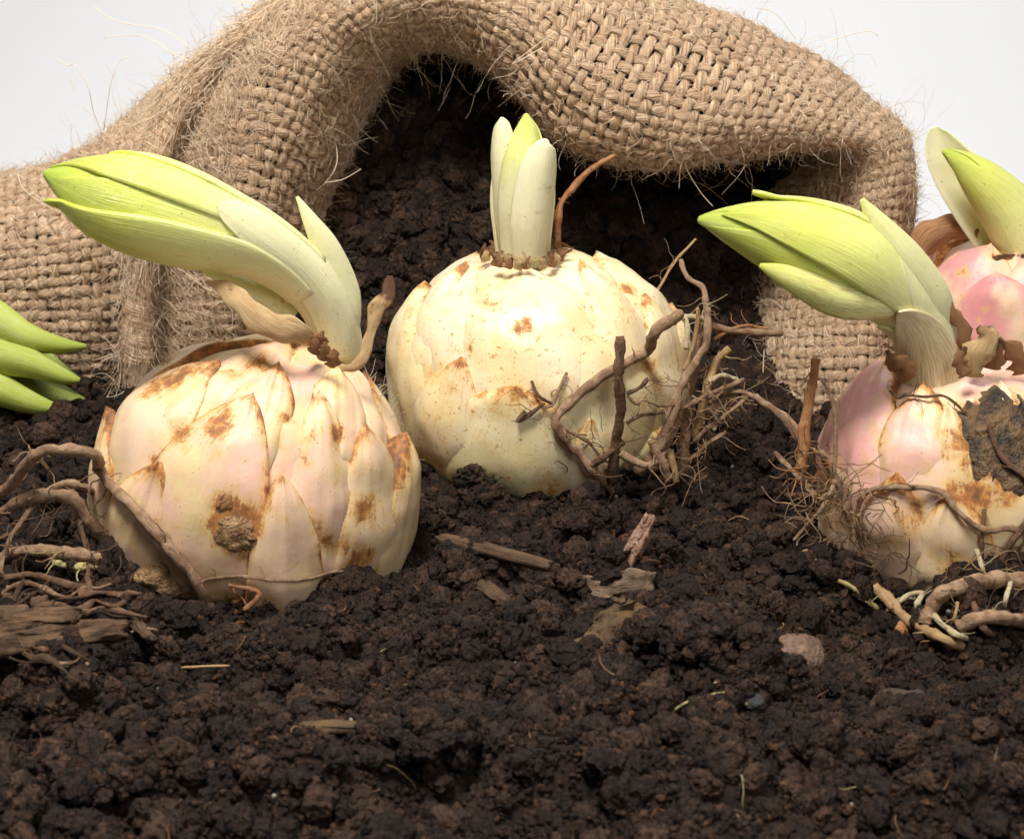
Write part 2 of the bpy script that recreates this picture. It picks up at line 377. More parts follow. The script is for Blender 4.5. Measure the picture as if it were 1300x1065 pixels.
for k in range(2600):
    if k < 2000: cx, cy = g2.uniform(-11, 11), g2.uniform(15, 42)
    else: cx, cy = g2.uniform(-6, 8), g2.uniform(38.5, 47)
    R = min(0.16+0.15*g2.pareto(1.8), 1.0)
    if k < 2000 and -7 < cx < -1.0 and 27.0 < cy < 31: R = min(R, 0.25)
    if cy > 30: R = min(R, 0.7)
    n_ = int(R*1.3/GS)+2
    ix, iy = int((cx+21)/GS), int((cy-7)/GS); sl = (slice(max(iy-n_, 0), iy+n_+1), slice(max(ix-n_, 0), ix+n_+1))
    dx, dy = GX[sl]-cx, GY[sl]-cy; an = g2.uniform(0, 3.14); el = g2.uniform(0.65, 1.0)
    u_, v_ = dx*math.cos(an)+dy*math.sin(an), (-dx*math.sin(an)+dy*math.cos(an))/el
    q_ = (u_*u_+v_*v_)/R**2; q_ = q_*(1+0.5*perlin(p_[sl]*2.2/R*0.5+k))
    HM[sl] = np.maximum(HM[sl], HB[iy, ix]+(HB[sl]-HB[iy, ix])*0.8+g2.uniform(-0.38, 0.0)*min(R*2, 1)+np.sqrt(np.clip(1-q_, 0, 1))*R*0.95-1e3*(q_ > 1))
HM = HM+0.06*(0.3-np.abs(perlin(p_*3.9+2)))*2+0.035*fbm(p_*5.0, 2)
def soil_z(x, y):
    a = np.clip((np.asarray(x)+21)/GS, 0, len(gx)-1.001); b = np.clip((np.asarray(y)-7)/GS, 0, len(gy)-1.001)
    i, j = a.astype(int), b.astype(int); f, g = a-i, b-j
    return (HM[j, i]*(1-f)+HM[j, i+1]*f)*(1-g)+(HM[j+1, i]*(1-f)+HM[j+1, i+1]*f)*g
GZ = HM.ravel()
V = np.stack([GX.ravel(), GY.ravel(), GZ], 1)
V = V+0.05*np.stack([perlin(V*6+3), perlin(V*6+40), 0*GZ], 1)
soil = mk('soil', V, grid_faces(len(gx), len(gy)), M_SOIL); soil['kind'] = 'structure'

def soil_pts(n, x0, x1, y0, y1):
    x = rng.uniform(x0, x1, n); y = rng.uniform(y0, y1, n); z = soil_z(x, y)
    return np.stack([x, y, z], 1)
def ground(px, py, lift=0.0):
    d = ray(px, py); t = np.linspace(15, 60, 3000); P = CAM+t[:, None]*d
    k = np.argmax(P[:, 2] < soil_z(P[:, 0], P[:, 1])+lift); return P[k]
# crumbs: a point cloud carrying size / rotation / tone, turned into lumps by geometry nodes
PTS, SIZ, HEAP = [], [], []
def add_crumbs(P, s):
    PTS.append(P); SIZ.append(s)
A = soil_pts(9000, -9, 9, 16, 30); add_crumbs(A, 0.04+0.08*rng.pareto(2.6, len(A)).clip(0, 2.2)*0.9)
A = soil_pts(15000, -13, 13, 28, 42); add_crumbs(A, 0.05+0.08*rng.pareto(2.6, len(A)).clip(0, 2.5))
A = soil_pts(15000, -6.6, 8.6, 38, 48); add_crumbs(A, 0.06+0.11*rng.pareto(2.6, len(A)).clip(0, 2.3))
A = soil_pts(60000, -9, 9.5, 17, 37); A[:, 2] += rng.uniform(0, 0.05, len(A)); add_crumbs(A, rng.uniform(0.016, 0.055, len(A)))
A = soil_pts(3500, -20, 20, 8, 42); add_crumbs(A, rng.uniform(0.05, 0.16, len(A)))
# clods: crumbs packed over a rounded core
ncl = 140; C = soil_pts(ncl, -10.5, 11, 17, 41)
for k in range(ncl):
    R = 0.22+0.16*rng.pareto(2.2); R = min(R, 0.75); m = int(110*R/0.4)
    d = unit(rng.normal(size=(m, 3))); d[:, 2] = np.abs(d[:, 2])*0.9-0.1
    P = C[k]+d*R*np.array([1, 1, 0.75]); add_crumbs(P, rng.uniform(0.04, 0.14, m)*(0.6+R))
    add_crumbs(C[k][None]+[[0, 0, -R*0.15]], np.array([R*0.6]))
A = soil_pts(420, -9, 9, 17, 36); A[:, 2] += 0.06; add_crumbs(A, rng.uniform(0.12, 0.27, len(A)))
# soil heaped against the bulbs and clinging to their skin
for b in BULBS[:3]:
    d = unit(rng.normal(size=(26000, 3))); d = d[d[:, 2] < 0.15]; Q = b.c+d*(b.r(d)+0.16)[:, None]
    h = Q[:, 2]-soil_z(Q[:, 0], Q[:, 1]); Q = Q[(h > -0.15) & (h < 0.16+0.30*perlin(Q*1.2))]; Q = Q+unit(Q-b.c)*0.10; HEAP.append((Q, rng.uniform(0.03, 0.10, len(Q))))
P = np.concatenate(PTS); s = np.concatenate(SIZ)
ok = np.ones(len(P), bool)
for b in BULBS: ok &= ~b.inside(P, 0.06)
P = P[ok]; s = s[ok]; P[:, 2] += s*0.25
P = np.concatenate([P]+[q for q, _ in HEAP]); s = np.concatenate([s]+[q for _, q in HEAP])
npt = len(P)
me = bpy.data.meshes.new('soil_crumbs'); me.vertices.add(npt); me.vertices.foreach_set('co', (P*S).astype(np.float32).ravel())
a = me.attributes.new('size', 'FLOAT_VECTOR', 'POINT'); a.data.foreach_set('vector', (s[:, None]*S*rng.uniform(0.7, 1.3, (npt, 3))).astype(np.float32).ravel())
a = me.attributes.new('rot', 'FLOAT_VECTOR', 'POINT'); a.data.foreach_set('vector', rng.uniform(0, 6.28, (npt, 3)).astype(np.float32).ravel())
a = me.attributes.new('pick', 'INT', 'POINT'); a.data.foreach_set('value', rng.integers(0, 7, npt).astype(np.int32))
tone = rng.uniform(0, 1, npt)**2.2; u = rng.uniform(0, 1, npt); tone[(u < 0.02) & (s < 0.10)] = 2.0; tone[(u > 0.9965) & (s < 0.045)] = 3.0
a = me.attributes.new('tone', 'FLOAT', 'POINT'); a.data.foreach_set('value', tone.astype(np.float32))
crumbs = bpy.data.objects.new('soil_crumbs', me); COL.objects.link(crumbs)
crumbs['kind'] = 'stuff'; crumbs['label'] = 'dark brown crumbly soil lumps covering the ground'; crumbs['category'] = 'soil'
ng = bpy.data.node_groups.new('crumbs', 'GeometryNodeTree')
ng.interface.new_socket('Geometry', in_out='INPUT', socket_type='NodeSocketGeometry'); ng.interface.new_socket('Geometry', in_out='OUTPUT', socket_type='NodeSocketGeometry')
N = ng.nodes.new; Lk = ng.links.new
gi = N('NodeGroupInput'); go = N('NodeGroupOutput'); iop = N('GeometryNodeInstanceOnPoints'); gti = N('GeometryNodeGeometryToInstance')
for k in range(7):
    ico = N('GeometryNodeMeshIcoSphere'); ico.inputs['Radius'].default_value = 1.0; ico.inputs['Subdivisions'].default_value = 4
    sp = N('GeometryNodeSetPosition'); nz = N('ShaderNodeTexNoise'); nz.noise_dimensions = '4D'; nz.inputs['W'].default_value = 3.7*k+0.5
    nz.inputs['Scale'].default_value = 1.3; nz.inputs['Detail'].default_value = 6; nz.inputs['Roughness'].default_value = 0.72
    sb = N('ShaderNodeVectorMath'); sb.operation = 'SUBTRACT'; sb.inputs[1].default_value = (0.5, 0.5, 0.5)
    sc = N('ShaderNodeVectorMath'); sc.operation = 'SCALE'; sc.inputs['Scale'].default_value = 1.9
    Lk(nz.outputs['Color'], sb.inputs[0]); Lk(sb.outputs[0], sc.inputs[0]); Lk(sc.outputs[0], sp.inputs['Offset'])
    Lk(ico.outputs['Mesh'], sp.inputs['Geometry'])
    sm = N('GeometryNodeSetShadeSmooth'); Lk(sp.outputs[0], sm.inputs['Geometry'])
    mt = N('GeometryNodeSetMaterial'); mt.inputs['Material'].default_value = M_CRUMB; Lk(sm.outputs[0], mt.inputs['Geometry'])
    Lk(mt.outputs[0], gti.inputs[0])
def named(name, t):
    x = N('GeometryNodeInputNamedAttribute'); x.data_type = t; x.inputs['Name'].default_value = name; return x.outputs['Attribute']
e2r = N('FunctionNodeEulerToRotation'); Lk(named('rot', 'FLOAT_VECTOR'), e2r.inputs[0])
Lk(gi.outputs[0], iop.inputs['Points']); Lk(gti.outputs[0], iop.inputs['Instance']); iop.inputs['Pick Instance'].default_value = True
Lk(named('pick', 'INT'), iop.inputs['Instance Index']); Lk(e2r.outputs[0], iop.inputs['Rotation']); Lk(named('size', 'FLOAT_VECTOR'), iop.inputs['Scale'])
Lk(iop.outputs[0], go.inputs[0])
md = crumbs.modifiers.new('crumbs', 'NODES'); md.node_group = ng

# ------------------------------------------------------------------ the sack
class Surf:
    """Catmull-Rom surface through a control grid, C[u][v] in cm"""
    def __init__(s, C, sign_col):
        s.C = np.asarray(C, float); s.nu, s.nv = s.C.shape[:2]
        # arc-length tables along u and v
        du = np.linalg.norm(np.diff(s.C, axis=0), axis=2).mean(1) if s.nu > 1 else [1]
        dv = np.linalg.norm(np.diff(s.C, axis=1), axis=2).mean(0)
        s.lu = np.concatenate([[0], np.cumsum(du)]); s.lv = np.concatenate([[0], np.cumsum(dv)])
        s.sg = 1.0
        m = np.linspace(0.2, 0.8, 20)*s.lu[-1]; _, nn = s.pn(m, np.full(20, s.lv[sign_col])); 
        pp = s.pos(m, np.full(20, s.lv[sign_col]))
        s.sg = -1.0 if np.mean(np.sum(nn*unit(CAM-pp), 1)) < 0 else 1.0
    def _w(s, x, n):
        i = np.clip(x.astype(int), 0, n-2); t = x-i
        idx = np.stack([np.maximum(i-1, 0), i, i+1, np.minimum(i+2, n-1)], -1)
        w = 0.5*np.stack([-t+2*t*t-t**3, 2-5*t*t+3*t**3, t+4*t*t-3*t**3, -t*t+t**3], -1)
        return idx, w
    def raw(s, lu, lv):
        a = np.interp(lu, s.lu, np.arange(s.nu)); b = np.interp(lv, s.lv, np.arange(s.nv))
        iu, wu = s._w(a, s.nu); iv, wv = s._w(b, s.nv)
        return np.einsum('na,nb,nabk->nk', wu, wv, s.C[iu[:, :, None], iv[:, None, :]])
    def pos(s, lu, lv): return s.raw(np.asarray(lu, float), np.asarray(lv, float))
    def pn(s, lu, lv):
        lu = np.asarray(lu, float); lv = np.asarray(lv, float); e = 0.12
        p = s.raw(lu, lv); a = s.raw(lu+e, lv)-s.raw(lu-e, lv); b = s.raw(lu, lv+e)-s.raw(lu, lv-e)
        nn = unit(np.cross(a, b))*s.sg
        p = p+nn*(0.16*perlin(p*0.8+3)+0.07*perlin(p*1.9))[:, None]
        return p, nn

# stations round the mouth: deep inside, inside, lip, front, front, hem  (pixel, pixel, distance)
ST_ = [
 [(430,580,45),(405,560,43),(370,545,41.2),(310,545,40.1),(250,545,40.0),(196,545,40.6)],
 [(455,430,46),(430,420,43.4),(388,405,41.3),(330,395,39.9),(262,395,39.7),(196,395,40.4)],
 [(455,280,46.5),(432,275,43.8),(400,278,41.4),(345,240,39.7),(272,232,39.6),(208,250,40.6)],
 [(480,195,46.5),(455,185,44),(428,182,41.6),(384,135,39.9),(312,118,39.9),(242,140,41.2)],
 [(505,125,46.5),(485,112,44.2),(462,108,41.8),(428,55,40.1),(372,32,40.3),(308,52,42)],
 [(540,75,46.5),(525,62,44.5),(512,62,41.8),(502,10,40.1),(472,-32,40.5),(428,-20,42.6)],
 [(590,65,46.5),(575,50,44.5),(572,58,41.4),(584,0,39.9),(582,-45,40.6),(570,-55,43)],
 [(640,90,46.5),(630,70,44),(640,92,40.7),(667,30,39.3),(692,-25,40.3),(702,-48,43)],
 [(700,150,46),(695,135,43.5),(700,168,39.9),(732,92,38.7),(772,12,39.9),(792,-33,42.6)],
 [(770,190,46),(770,170,43.2),(780,203,39.5),(812,132,38.4),(847,52,39.7),(868,2,42)],
 [(850,200,46),(850,180,43.2),(860,209,39.5),(897,150,38.5),(932,80,39.7),(950,32,42)],
 [(930,200,46),(930,178,43.4),(940,199,39.7),(977,155,38.8),(1008,105,39.9),(1028,74,42)],
 [(985,200,46),(1000,180,43.6),(1020,186,40.1),(1052,166,39.4),(1078,138,40.3),(1096,120,42)],
 [(990,215,46),(1030,205,43.8),(1078,196,40.6),(1108,188,39.8),(1132,172,40.4),(1144,168,42)],
 [(950,245,46),(985,245,44),(1045,245,41.5),(1095,240,40.1),(1138,230,40),(1158,228,41.6)],
 [(925,310,46),(962,305,44),(1018,305,41.3),(1080,303,39.9),(1132,303,39.8),(1153,303,41.2)],
 [(930,390,44.5),(955,385,42.6),(988,392,40.8),(1048,388,39.5),(1112,385,39.2),(1142,385,40.4)],
 [(945,480,43),(958,472,41.5),(983,475,40.0),(1040,475,38.9),(1108,475,38.6),(1142,480,39.8)],
 [(955,575,42),(968,575,41),(992,575,39.6),(1045,585,38.6),(1108,592,38.3),(1150,592,39.4)]]
C = []
for k, row in enumerate(ST_):
    if k < 6: row = row[:-1]+[(row[-1][0]+6, row[-1][1], row[-1][2]+0.9)]
    pts = [at(*p) for p in row]; H = pts[-1]; mid = np.array([0.6, H[1], 2.0])
    b1 = H+(mid-H)*0.05+np.array([0, 2.6, -0.2]); b2 = H+(mid-H)*0.22+np.array([0, 7, -0.4]); b3 = H+(mid-H)*0.75+np.array([0, 12.5, -0.8])
    C.append(pts+[b1, b2, b3])
cuff = Surf(C, 3)
XB = [330, 262, 200, 140, 70, 0, -80, -180, -300]; SIL = [34, 76, 122, 172, 210, 226, 246, 285, 400]
SH = [2.6, 2.4, 1.9, 0.7, 0.1, 0, 0.3, 0.9, 3]
C = []
for x, sy, sh in zip(XB, SIL, SH):
    C.append([at(x, 590, 41.6+sh), at(x, 510, 40.9+sh), at(x, 420, 40.3+sh), at(x, sy+0.45*(420-sy), 40.6+sh), at(x, sy+0.12*(420-sy), 42+sh), at(x, sy, 44.2+sh), at(x, sy+25, 48+sh), at(x, 380, 53.5+sh)])
body = Surf(C, 2)

sack = thing('burlap_sack', 'brown woven burlap sack lying open with rolled rim, soil spilling out', 'sack', at(650, 420, 46)*np.array([1, 1, 0])+np.array([0, 0, 0.5]))
SO = np.array(sack.location)/S
def backing(sf, off, nu, nv):
    U, W = np.meshgrid(np.linspace(0, sf.lu[-1], nu), np.linspace(0, sf.lv[-1], nv)); p, nn = sf.pn(U.ravel(), W.ravel())
    return p-nn*off, grid_faces(nu, nv)
Vb, Fb = backing(cuff, 0.10, 150, 70); mk('cloth', Vb, Fb, M_CLOTH, sack, origin=SO)
Vb, Fb = backing(body, 0.10, 80, 80); mk('cloth', Vb, Fb, M_CLOTH, sack, origin=SO)

def weave(sf, u0, u1, v0, v1, sp, A=0.075, r=0.148):
    """yarn tubes over and under each other: returns [V, F, st, tone] for the two directions"""
    nu = int((u1-u0)/sp)+1; nv = int((v1-v0)/sp)+1
    U = np.linspace(u0, u1, nu); W = np.linspace(v0, v1, nv); out = []
    for direction in (0, 1):
        VV, FF, TT, TO, off = [], [], [], [], 0
        lines, other = (U, W) if direction == 0 else (W, U)
        for k, c in enumerate(lines):
            m = (len(other)-1)*4+1; q = np.linspace(other[0], other[-1], m); ph = np.linspace(0, len(other)-1, m)
            wob = 0.07*perlin(np.stack([q*0.7, np.full(m, k*3.1), np.full(m, direction*5.0)], 1))*1.6
            lu, lv = (c+wob, q) if direction == 0 else (q, c+wob)
            p, nn = sf.pn(lu, lv)
            h = A*np.cos(np.pi*ph)*(-1)**(k+direction)
            p = p+nn*(h+0.02*perlin(p*3))[:, None]
            rr = r*(1+0.42*perlin(np.stack([q*1.3, np.full(m, k*1.7), np.full(m, 9.0+direction)], 1)))*(1+0.10*np.cos(np.pi*ph)*(-1)**(k+direction))
            T = unit(np.gradient(p, axis=0)); Bn = unit(np.cross(T, nn)); Nn = np.cross(Bn, T); sd = 8
            a = np.arange(sd)*2*np.pi/sd
            D = np.cos(a)[None, :, None]*Bn[:, None]*1.18+np.sin(a)[None, :, None]*Nn[:, None]*0.62
            ply = 1+0.17*np.cos(3*a[None]+q[:, None]*7.5+k)+0.07*np.cos(5*a[None]-q[:, None]*3+k*2.0)
            v = p[:, None]+D*(rr[:, None]*ply)[..., None]; v = v+0.022*perlin(v*9)[..., None]*D
            VV.append(v.reshape(-1, 3)); FF.append(grid_faces(sd, m, off, True)); off += m*sd
            st = np.zeros((m*sd, 3)); st[:, 0] = np.repeat(q, sd); ang = np.tile(np.arange(sd)/sd, m); st[:, 1] = np.abs(ang*2-1); st[:, 2] = k*1.0+50*direction
            TT.append(st); TO.append(np.full(m*sd, rng.uniform(0, 1)))
        out.append((np.concatenate(VV), np.concatenate(FF), np.concatenate(TT), np.concatenate(TO)))
    return out
def yarn_objs(sf, *a, **k):
    for nm, (v, f, st, to) in zip(('warp_yarns', 'weft_yarns'), weave(sf, *a, **k)):
        o = mk(nm, v, f, M_YARN, sack, attrs={'tone': to}, origin=SO); o['kind'] = 'stuff'
        at_ = o.data.attributes.new('st', 'FLOAT_VECTOR', 'POINT'); at_.data.foreach_set('vector', st.astype(np.float32).ravel())
yarn_objs(cuff, 0.05, cuff.lu[-1]-0.05, cuff.lv[1]*0.9, cuff.lv[5]+1.3, 0.252, A=0.050, r=0.099)
yarn_objs(body, 0.05, body.lu[-1]-0.4, 0.6, body.lv[5]+1.0, 0.28, A=0.05, r=0.098)

# loose fibres: thin three-sided hairs
def hairs(P0, D0, L, r, curl=0.5, segs=4, droop=0.0):
    n = len(P0); V = np.zeros((n, segs+1, 3, 3)); p = P0.copy(); d = unit(D0); bend = unit(rng.normal(size=(n, 3)))
    tone = np.repeat(rng.uniform(0, 1, n), (segs+1)*3)
    for k in range(segs+1):
        x = unit(np.cross(d, np.array([0.31, 0.52, 0.8]))); y = np.cross(d, x); rr = r*(1-0.55*k/segs)
        for q in range(3):
            a = q*2.0944; V[:, k, q] = p+(x*math.cos(a)+y*math.sin(a))*rr[:, None]
        p = p+d*(L/segs)[:, None]
        d = unit(d+bend*(curl/segs*2)+rng.normal(size=(n, 3))*0.18*curl+np.array([0, 0, -droop/segs]))
    f0 = grid_faces(3, segs+1, close=True); F_ = (f0[None]+(np.arange(n)*(segs+1)*3)[:, None, None]).reshape(-1, 4)
    return V.reshape(-1, 3), F_, tone
def cat(parts):
    off = 0; Vs, Fs, Ts = [], [], []
    for v, f, t in parts: Vs.append(v); Fs.append(f+off); Ts.append(t); off += len(v)
    return np.concatenate(Vs), np.concatenate(Fs), np.concatenate(Ts)
def on_surf(sf, n, ur, vr, out=(0.02, 0.12)):
    u = rng.uniform(*ur, n); v = rng.uniform(*vr, n); p, nn = sf.pn(u, v)
    p2, _ = sf.pn(u+0.05, v); tu = unit(p2-p); tv = np.cross(nn, tu); return p+nn*rng.uniform(*out, n)[:, None], nn, tu, tv
parts = []
# short fuzz lying on the weave
p, nn, tu, tv = on_surf(cuff, 16000, (0, cuff.lu[-1]), (cuff.lv[1], cuff.lv[5]), (0.03, 0.15))
a = rng.uniform(0, 6.28, len(p))[:, None]; d = tu*np.cos(a)+tv*np.sin(a)+nn*rng.uniform(-0.1, 0.7, (len(p), 1))
parts.append(hairs(p, d, rng.uniform(0.12, 0.50, len(p)), rng.uniform(0.004, 0.009, len(p)), 0.9))
p, nn, tu, tv = on_surf(body, 5000, (0, body.lu[6]), (body.lv[0], body.lv[6]), (0.03, 0.12))
a = rng.uniform(0, 6.28, len(p))[:, None]; d = tu*np.cos(a)+tv*np.sin(a)+nn*rng.uniform(-0.1, 0.6, (len(p), 1))
parts.append(hairs(p, d, rng.uniform(0.15, 0.6, len(p)), rng.uniform(0.005, 0.009, len(p)), 0.9))
# thick fuzz on the left fold, outside the woven front
p, nn, tu, tv = on_surf(cuff, 8000, (0, cuff.lu[6]), (cuff.lv[4]-0.5, cuff.lv[6]), (0.05, 0.16))
a = rng.normal(0, 0.9, len(p))[:, None]; d = tu*np.cos(a)+tv*np.sin(a)+nn*rng.uniform(-0.05, 0.5, (len(p), 1))
parts.append(hairs(p, d, rng.uniform(0.3, 1.0, len(p)), rng.uniform(0.005, 0.010, len(p)), 0.8))
# long flyaways
p, nn, tu, tv = on_surf(cuff, 700, (0, cuff.lu[-1]), (cuff.lv[1], cuff.lv[6]), (0.05, 0.1))
d = nn+rng.normal(size=p.shape)*0.6; parts.append(hairs(p, d, rng.uniform(0.5, 1.6, len(p)), np.full(len(p), 0.0055), 1.2, 7))
p, nn, tu, tv = on_surf(body, 160, (0, body.lu[5]), (body.lv[1], body.lv[6]), (0.05, 0.1))
d = nn+rng.normal(size=p.shape)*0.7; parts.append(hairs(p, d, rng.uniform(0.5, 1.8, len(p)), np.full(len(p), 0.0055), 1.2, 7))
V, F_, T_ = cat(parts); o = mk('fuzz', V, F_, M_FIB, sack, attrs={'tone': T_}, origin=SO); o['kind'] = 'stuff'
# frayed hem: a cord of parallel fibres lying over the body
hem = catmull([at(462,-34,42.6), at(392,-6,42.1), at(312,44,41.3), at(250,98,40.8), at(210,160,40.3), at(188,236,39.8), at(178,325,39.6), at(174,410,39.6), at(177,500,39.8), at(182,560,40.3)], 160)
Th, Nh, Bh = frames(hem)
parts = []
for (n, sp, l0, l1, al) in ((4600, 0.40, 0.6, 2.2, 0.10), (1900, 0.55, 0.3, 1.4, 0.5)):
    i = rng.integers(0, 159, n); a = rng.uniform(0, 6.28, n); q = sp*np.sqrt(rng.uniform(0, 1, n))*(0.7+0.5*np.sin(i*0.08)**2)
    P = hem[i]+Nh[i]*(q*np.cos(a))[:, None]+Bh[i]*(q*np.sin(a))[:, None]
    d = Th[i]*np.where(rng.uniform(size=n) < 0.85, 1, -1)[:, None]+rng.normal(size=(n, 3))*al
    # follow the cord: short pieces
    parts.append(hairs(P, d, rng.uniform(l0, l1, n)*0.6, rng.uniform(0.006, 0.012, n), 0.25+al, 5))
V, F_, T_ = cat(parts); o = mk('frayed_hem', V, F_, M_FIB, sack, attrs={'tone': T_}, origin=SO); o['kind'] = 'stuff'
v, f, st = tube(hem, 0.30+0.08*np.sin(np.arange(160)*0.11), 10, 0.3); mk('hem_cord', v, faces_list(f), M_YARN, sack, attrs={'tone': 0.4}, uv=st, origin=SO)
# a few long loose threads seen against the backdrop and the dark soil
LOOSE = [[(95,82,42),(112,112,42),(118,140,42.3),(130,172,42.6)], [(70,75,42),(85,83,42),(95,80,42)], [(88,98,42),(95,115,42)], [(132,165,42.5),(140,110,42),(150,80,42),(165,72,42)],
 [(118,8,43),(150,28,43),(205,38,43.2),(240,60,42.5)], [(132,48,43),(180,46,43),(222,70,42)], [(392,250,41),(415,230,40.5),(428,205,40.6),(424,170,41.4)], [(412,232,40.5),(435,228,40.3),(458,215,40.2)],
 [(22,218,40.5),(30,240,40),(60,262,39.8),(100,280,39.9)], [(690,60,38.9),(650,82,38.7),(705,40,38.8)], [(868,190,39),(872,215,38.9),(890,245,39),(905,262,39)], [(862,240,39),(864,210,38.9),(868,180,39)],
 [(1150,215,40.5),(1170,232,40.3),(1205,240,40.3),(1215,250,40.3)], [(1040,60,42),(1060,50,42),(1100,40,42.3),(1115,46,42.4)], [(1000,480,39.4),(1010,510,39),(1012,545,38.9)], [(970,445,40),(968,500,39.4),(972,530,39.2)], [(155,385,40),(160,430,39.7),(158,470,39.8)], [(105,545,39.3),(115,535,39.2),(135,530,39.3),(150,534,39.6)], [(960,10,42),(985,18,42.2),(1010,50,42.3)]]
for L_ in LOOSE:
    P = catmull([at(*q) for q in L_], 16); v, f, st = tube(P, np.full(16, 0.009), 4, 0); mk('loose_thread', v, faces_list(f), M_FIB, sack, attrs={'tone': 0.9}, origin=SO)

# ------------------------------------------------------------------ bulbs: scales, shoots, roots
def make_scale(b, root, O, base_d, tip_d, W, layer, T, mat, pink=0.5, green=0.0, edge=0.5, seed=0, tiplift=0.05, stains=(), sharp=2.6, label=None, name='scale'):
    na, nb = 25, 30
    bb = np.linspace(0, 1, nb)[:, None]; aa = np.linspace(-1, 1, na)[None, :]
    om = math.acos(np.clip(base_d@tip_d, -1, 1)); t = bb[..., None]
    D = (np.sin((1-t)*om)*base_d+np.sin(t*om)*tip_d)/math.sin(om)
    dt = tip_d-base_d; side = unit(np.cross(D, unit(dt-np.sum(dt*D, -1, keepdims=True)*D)))
    w = W*(1-bb**sharp)**0.85*(0.80+0.45*bb)
    w = w*(1+(0.22*perlin(np.stack([bb*3.5, np.full_like(bb, seed*2.7), 0*bb], -1))+0.10*perlin(np.stack([bb*9, np.full_like(bb, seed*1.7), 0*bb+8], -1)))*(1-bb**3))
    al = aa*w+0.06*perlin(np.stack([bb*2.0, np.full_like(bb, seed*1.3), 0*bb+4], -1))*W*0+0*bb
    d = unit(D*np.cos(al)[..., None]+side*np.sin(al)[..., None])
    sh = d.reshape(-1, 3); r0 = b.r(sh).reshape(nb, na)
    prof = (1-np.abs(aa)**3.0)
    r = r0+layer*b.step+T*b.tk*prof*(0.30+0.70*np.sin(np.pi*np.clip(bb*0.85+0.12, 0, 1)))+tiplift*bb**5*(0.4+0.6*prof)+0.045*np.exp(-(aa/0.22)**2)*bb**1.5
    r = r-0.18*np.clip(1-bb/0.10, 0, 1)**1.5
    r = r+0.05*perlin(d*7+seed*3.1)+0.16*perlin(d*2.6+seed)*prof+0.05*perlin(np.stack([aa*4.5+0*bb, bb*1.6+0*aa, np.full((nb, na), seed*1.3)], -1))*prof
    V = b.c+d*r[..., None]
    sk = np.zeros_like(r)
    for (sp, rad, amp) in stains: sk = np.maximum(sk, amp*np.clip(1.1-np.linalg.norm(V-sp, axis=-1)/rad, 0, 1))
    r = r-0.035*np.clip(sk, 0, 1); V = b.c+d*r[..., None]
    b.cd.append(d.reshape(-1, 3)); b.cr.append(r.ravel())
    hz = V[..., 2]-soil_z(V[..., 0], V[..., 1]); dirt = np.clip(1.0-hz/0.55, 0, 1)*0.9
    dist = (1-np.abs(aa))*w*2.8+(1-bb)*0.0
    ed = np.exp(-dist/0.14)*sstep(0.05, 0.55, bb)+1.2*np.exp(-(1-bb)*om*2.8/0.25)
    stn = edge*1.15*np.clip(ed, 0, 1.1)
    for (sp, rad, amp) in stains:
        q = np.linalg.norm(V-sp, axis=-1)/rad; stn = np.maximum(stn, amp*np.clip(1.25-q, 0, 1))
    pk = np.clip(pink*(0.5+0.6*bb)+0*aa, 0, 1.3)
    gr = np.clip(green*(1.2-bb)+0*aa, 0, 1)
    # lip and skirt
    loop = [(0, i) for i in range(na)]+[(j, na-1) for j in range(1, nb)]+[(nb-1, i) for i in range(na-2, -1, -1)]+[(j, 0) for j in range(nb-2, 0, -1)]
    li = np.array([j*na+i for j, i in loop]); dl = sh[li]; Vf = V.reshape(-1, 3)
    cen = np.mean(Vf, 0)
    s1 = Vf[li]-dl*0.05+unit(cen-Vf[li])*0.025; s2 = Vf[li]-dl*0.30+unit(cen-Vf[li])*0.05
    nL = len(li); n0 = na*nb; VV = np.concatenate([Vf, s1, s2]); k = np.arange(nL); k2 = (k+1) % nL
    FF = np.concatenate([grid_faces(na, nb), np.stack([li[k2], li[k], n0+k, n0+k2], 1), np.stack([n0+k2, n0+k, n0+nL+k, n0+nL+k2], 1)])
    A_ = {'dirt': np.concatenate([dirt.ravel(), dirt.ravel()[li], dirt.ravel()[li]]), 'stain': np.concatenate([stn.ravel(), stn.ravel()[li]+0.1, stn.ravel()[li]+0.1]), 'pink': np.concatenate([pk.ravel(), pk.ravel()[li], pk.ravel()[li]]), 'green': np.concatenate([gr.ravel(), gr.ravel()[li], gr.ravel()[li]])}
    uvx = np.stack([(bb*om*2.8+0*aa).ravel(), (aa*0.5+0.5+seed*0.37+0*bb).ravel()], 1); uv = np.concatenate([uvx, uvx[li], uvx[li]])
    o = mk(name, VV, FF, mat, root, attrs=A_, uv=uv, origin=O)
    if label: o['label'] = label
    return o
def core(b, root, O, mat, shrink=0.16):
    nt, npz = 48, 28; th = np.linspace(0.02, math.pi-0.02, npz)[:, None]; ph = np.linspace(0, 2*math.pi, nt, endpoint=False)[None]
    d = (np.sin(th)*np.cos(ph))[..., None]*b.e1+(np.sin(th)*np.sin(ph))[..., None]*b.e2+(np.cos(th)+0*ph)[..., None]*b.ax
    d = d.reshape(-1, 3); V = b.c+d*(b.r(d)-shrink)[:, None]
    return mk('inner_scales', V, grid_faces(nt, npz, close=True), mat, root, attrs={'stain': 0.1, 'pink': 0.4, 'green': 0.1}, uv=np.zeros((len(V), 2)), origin=O)
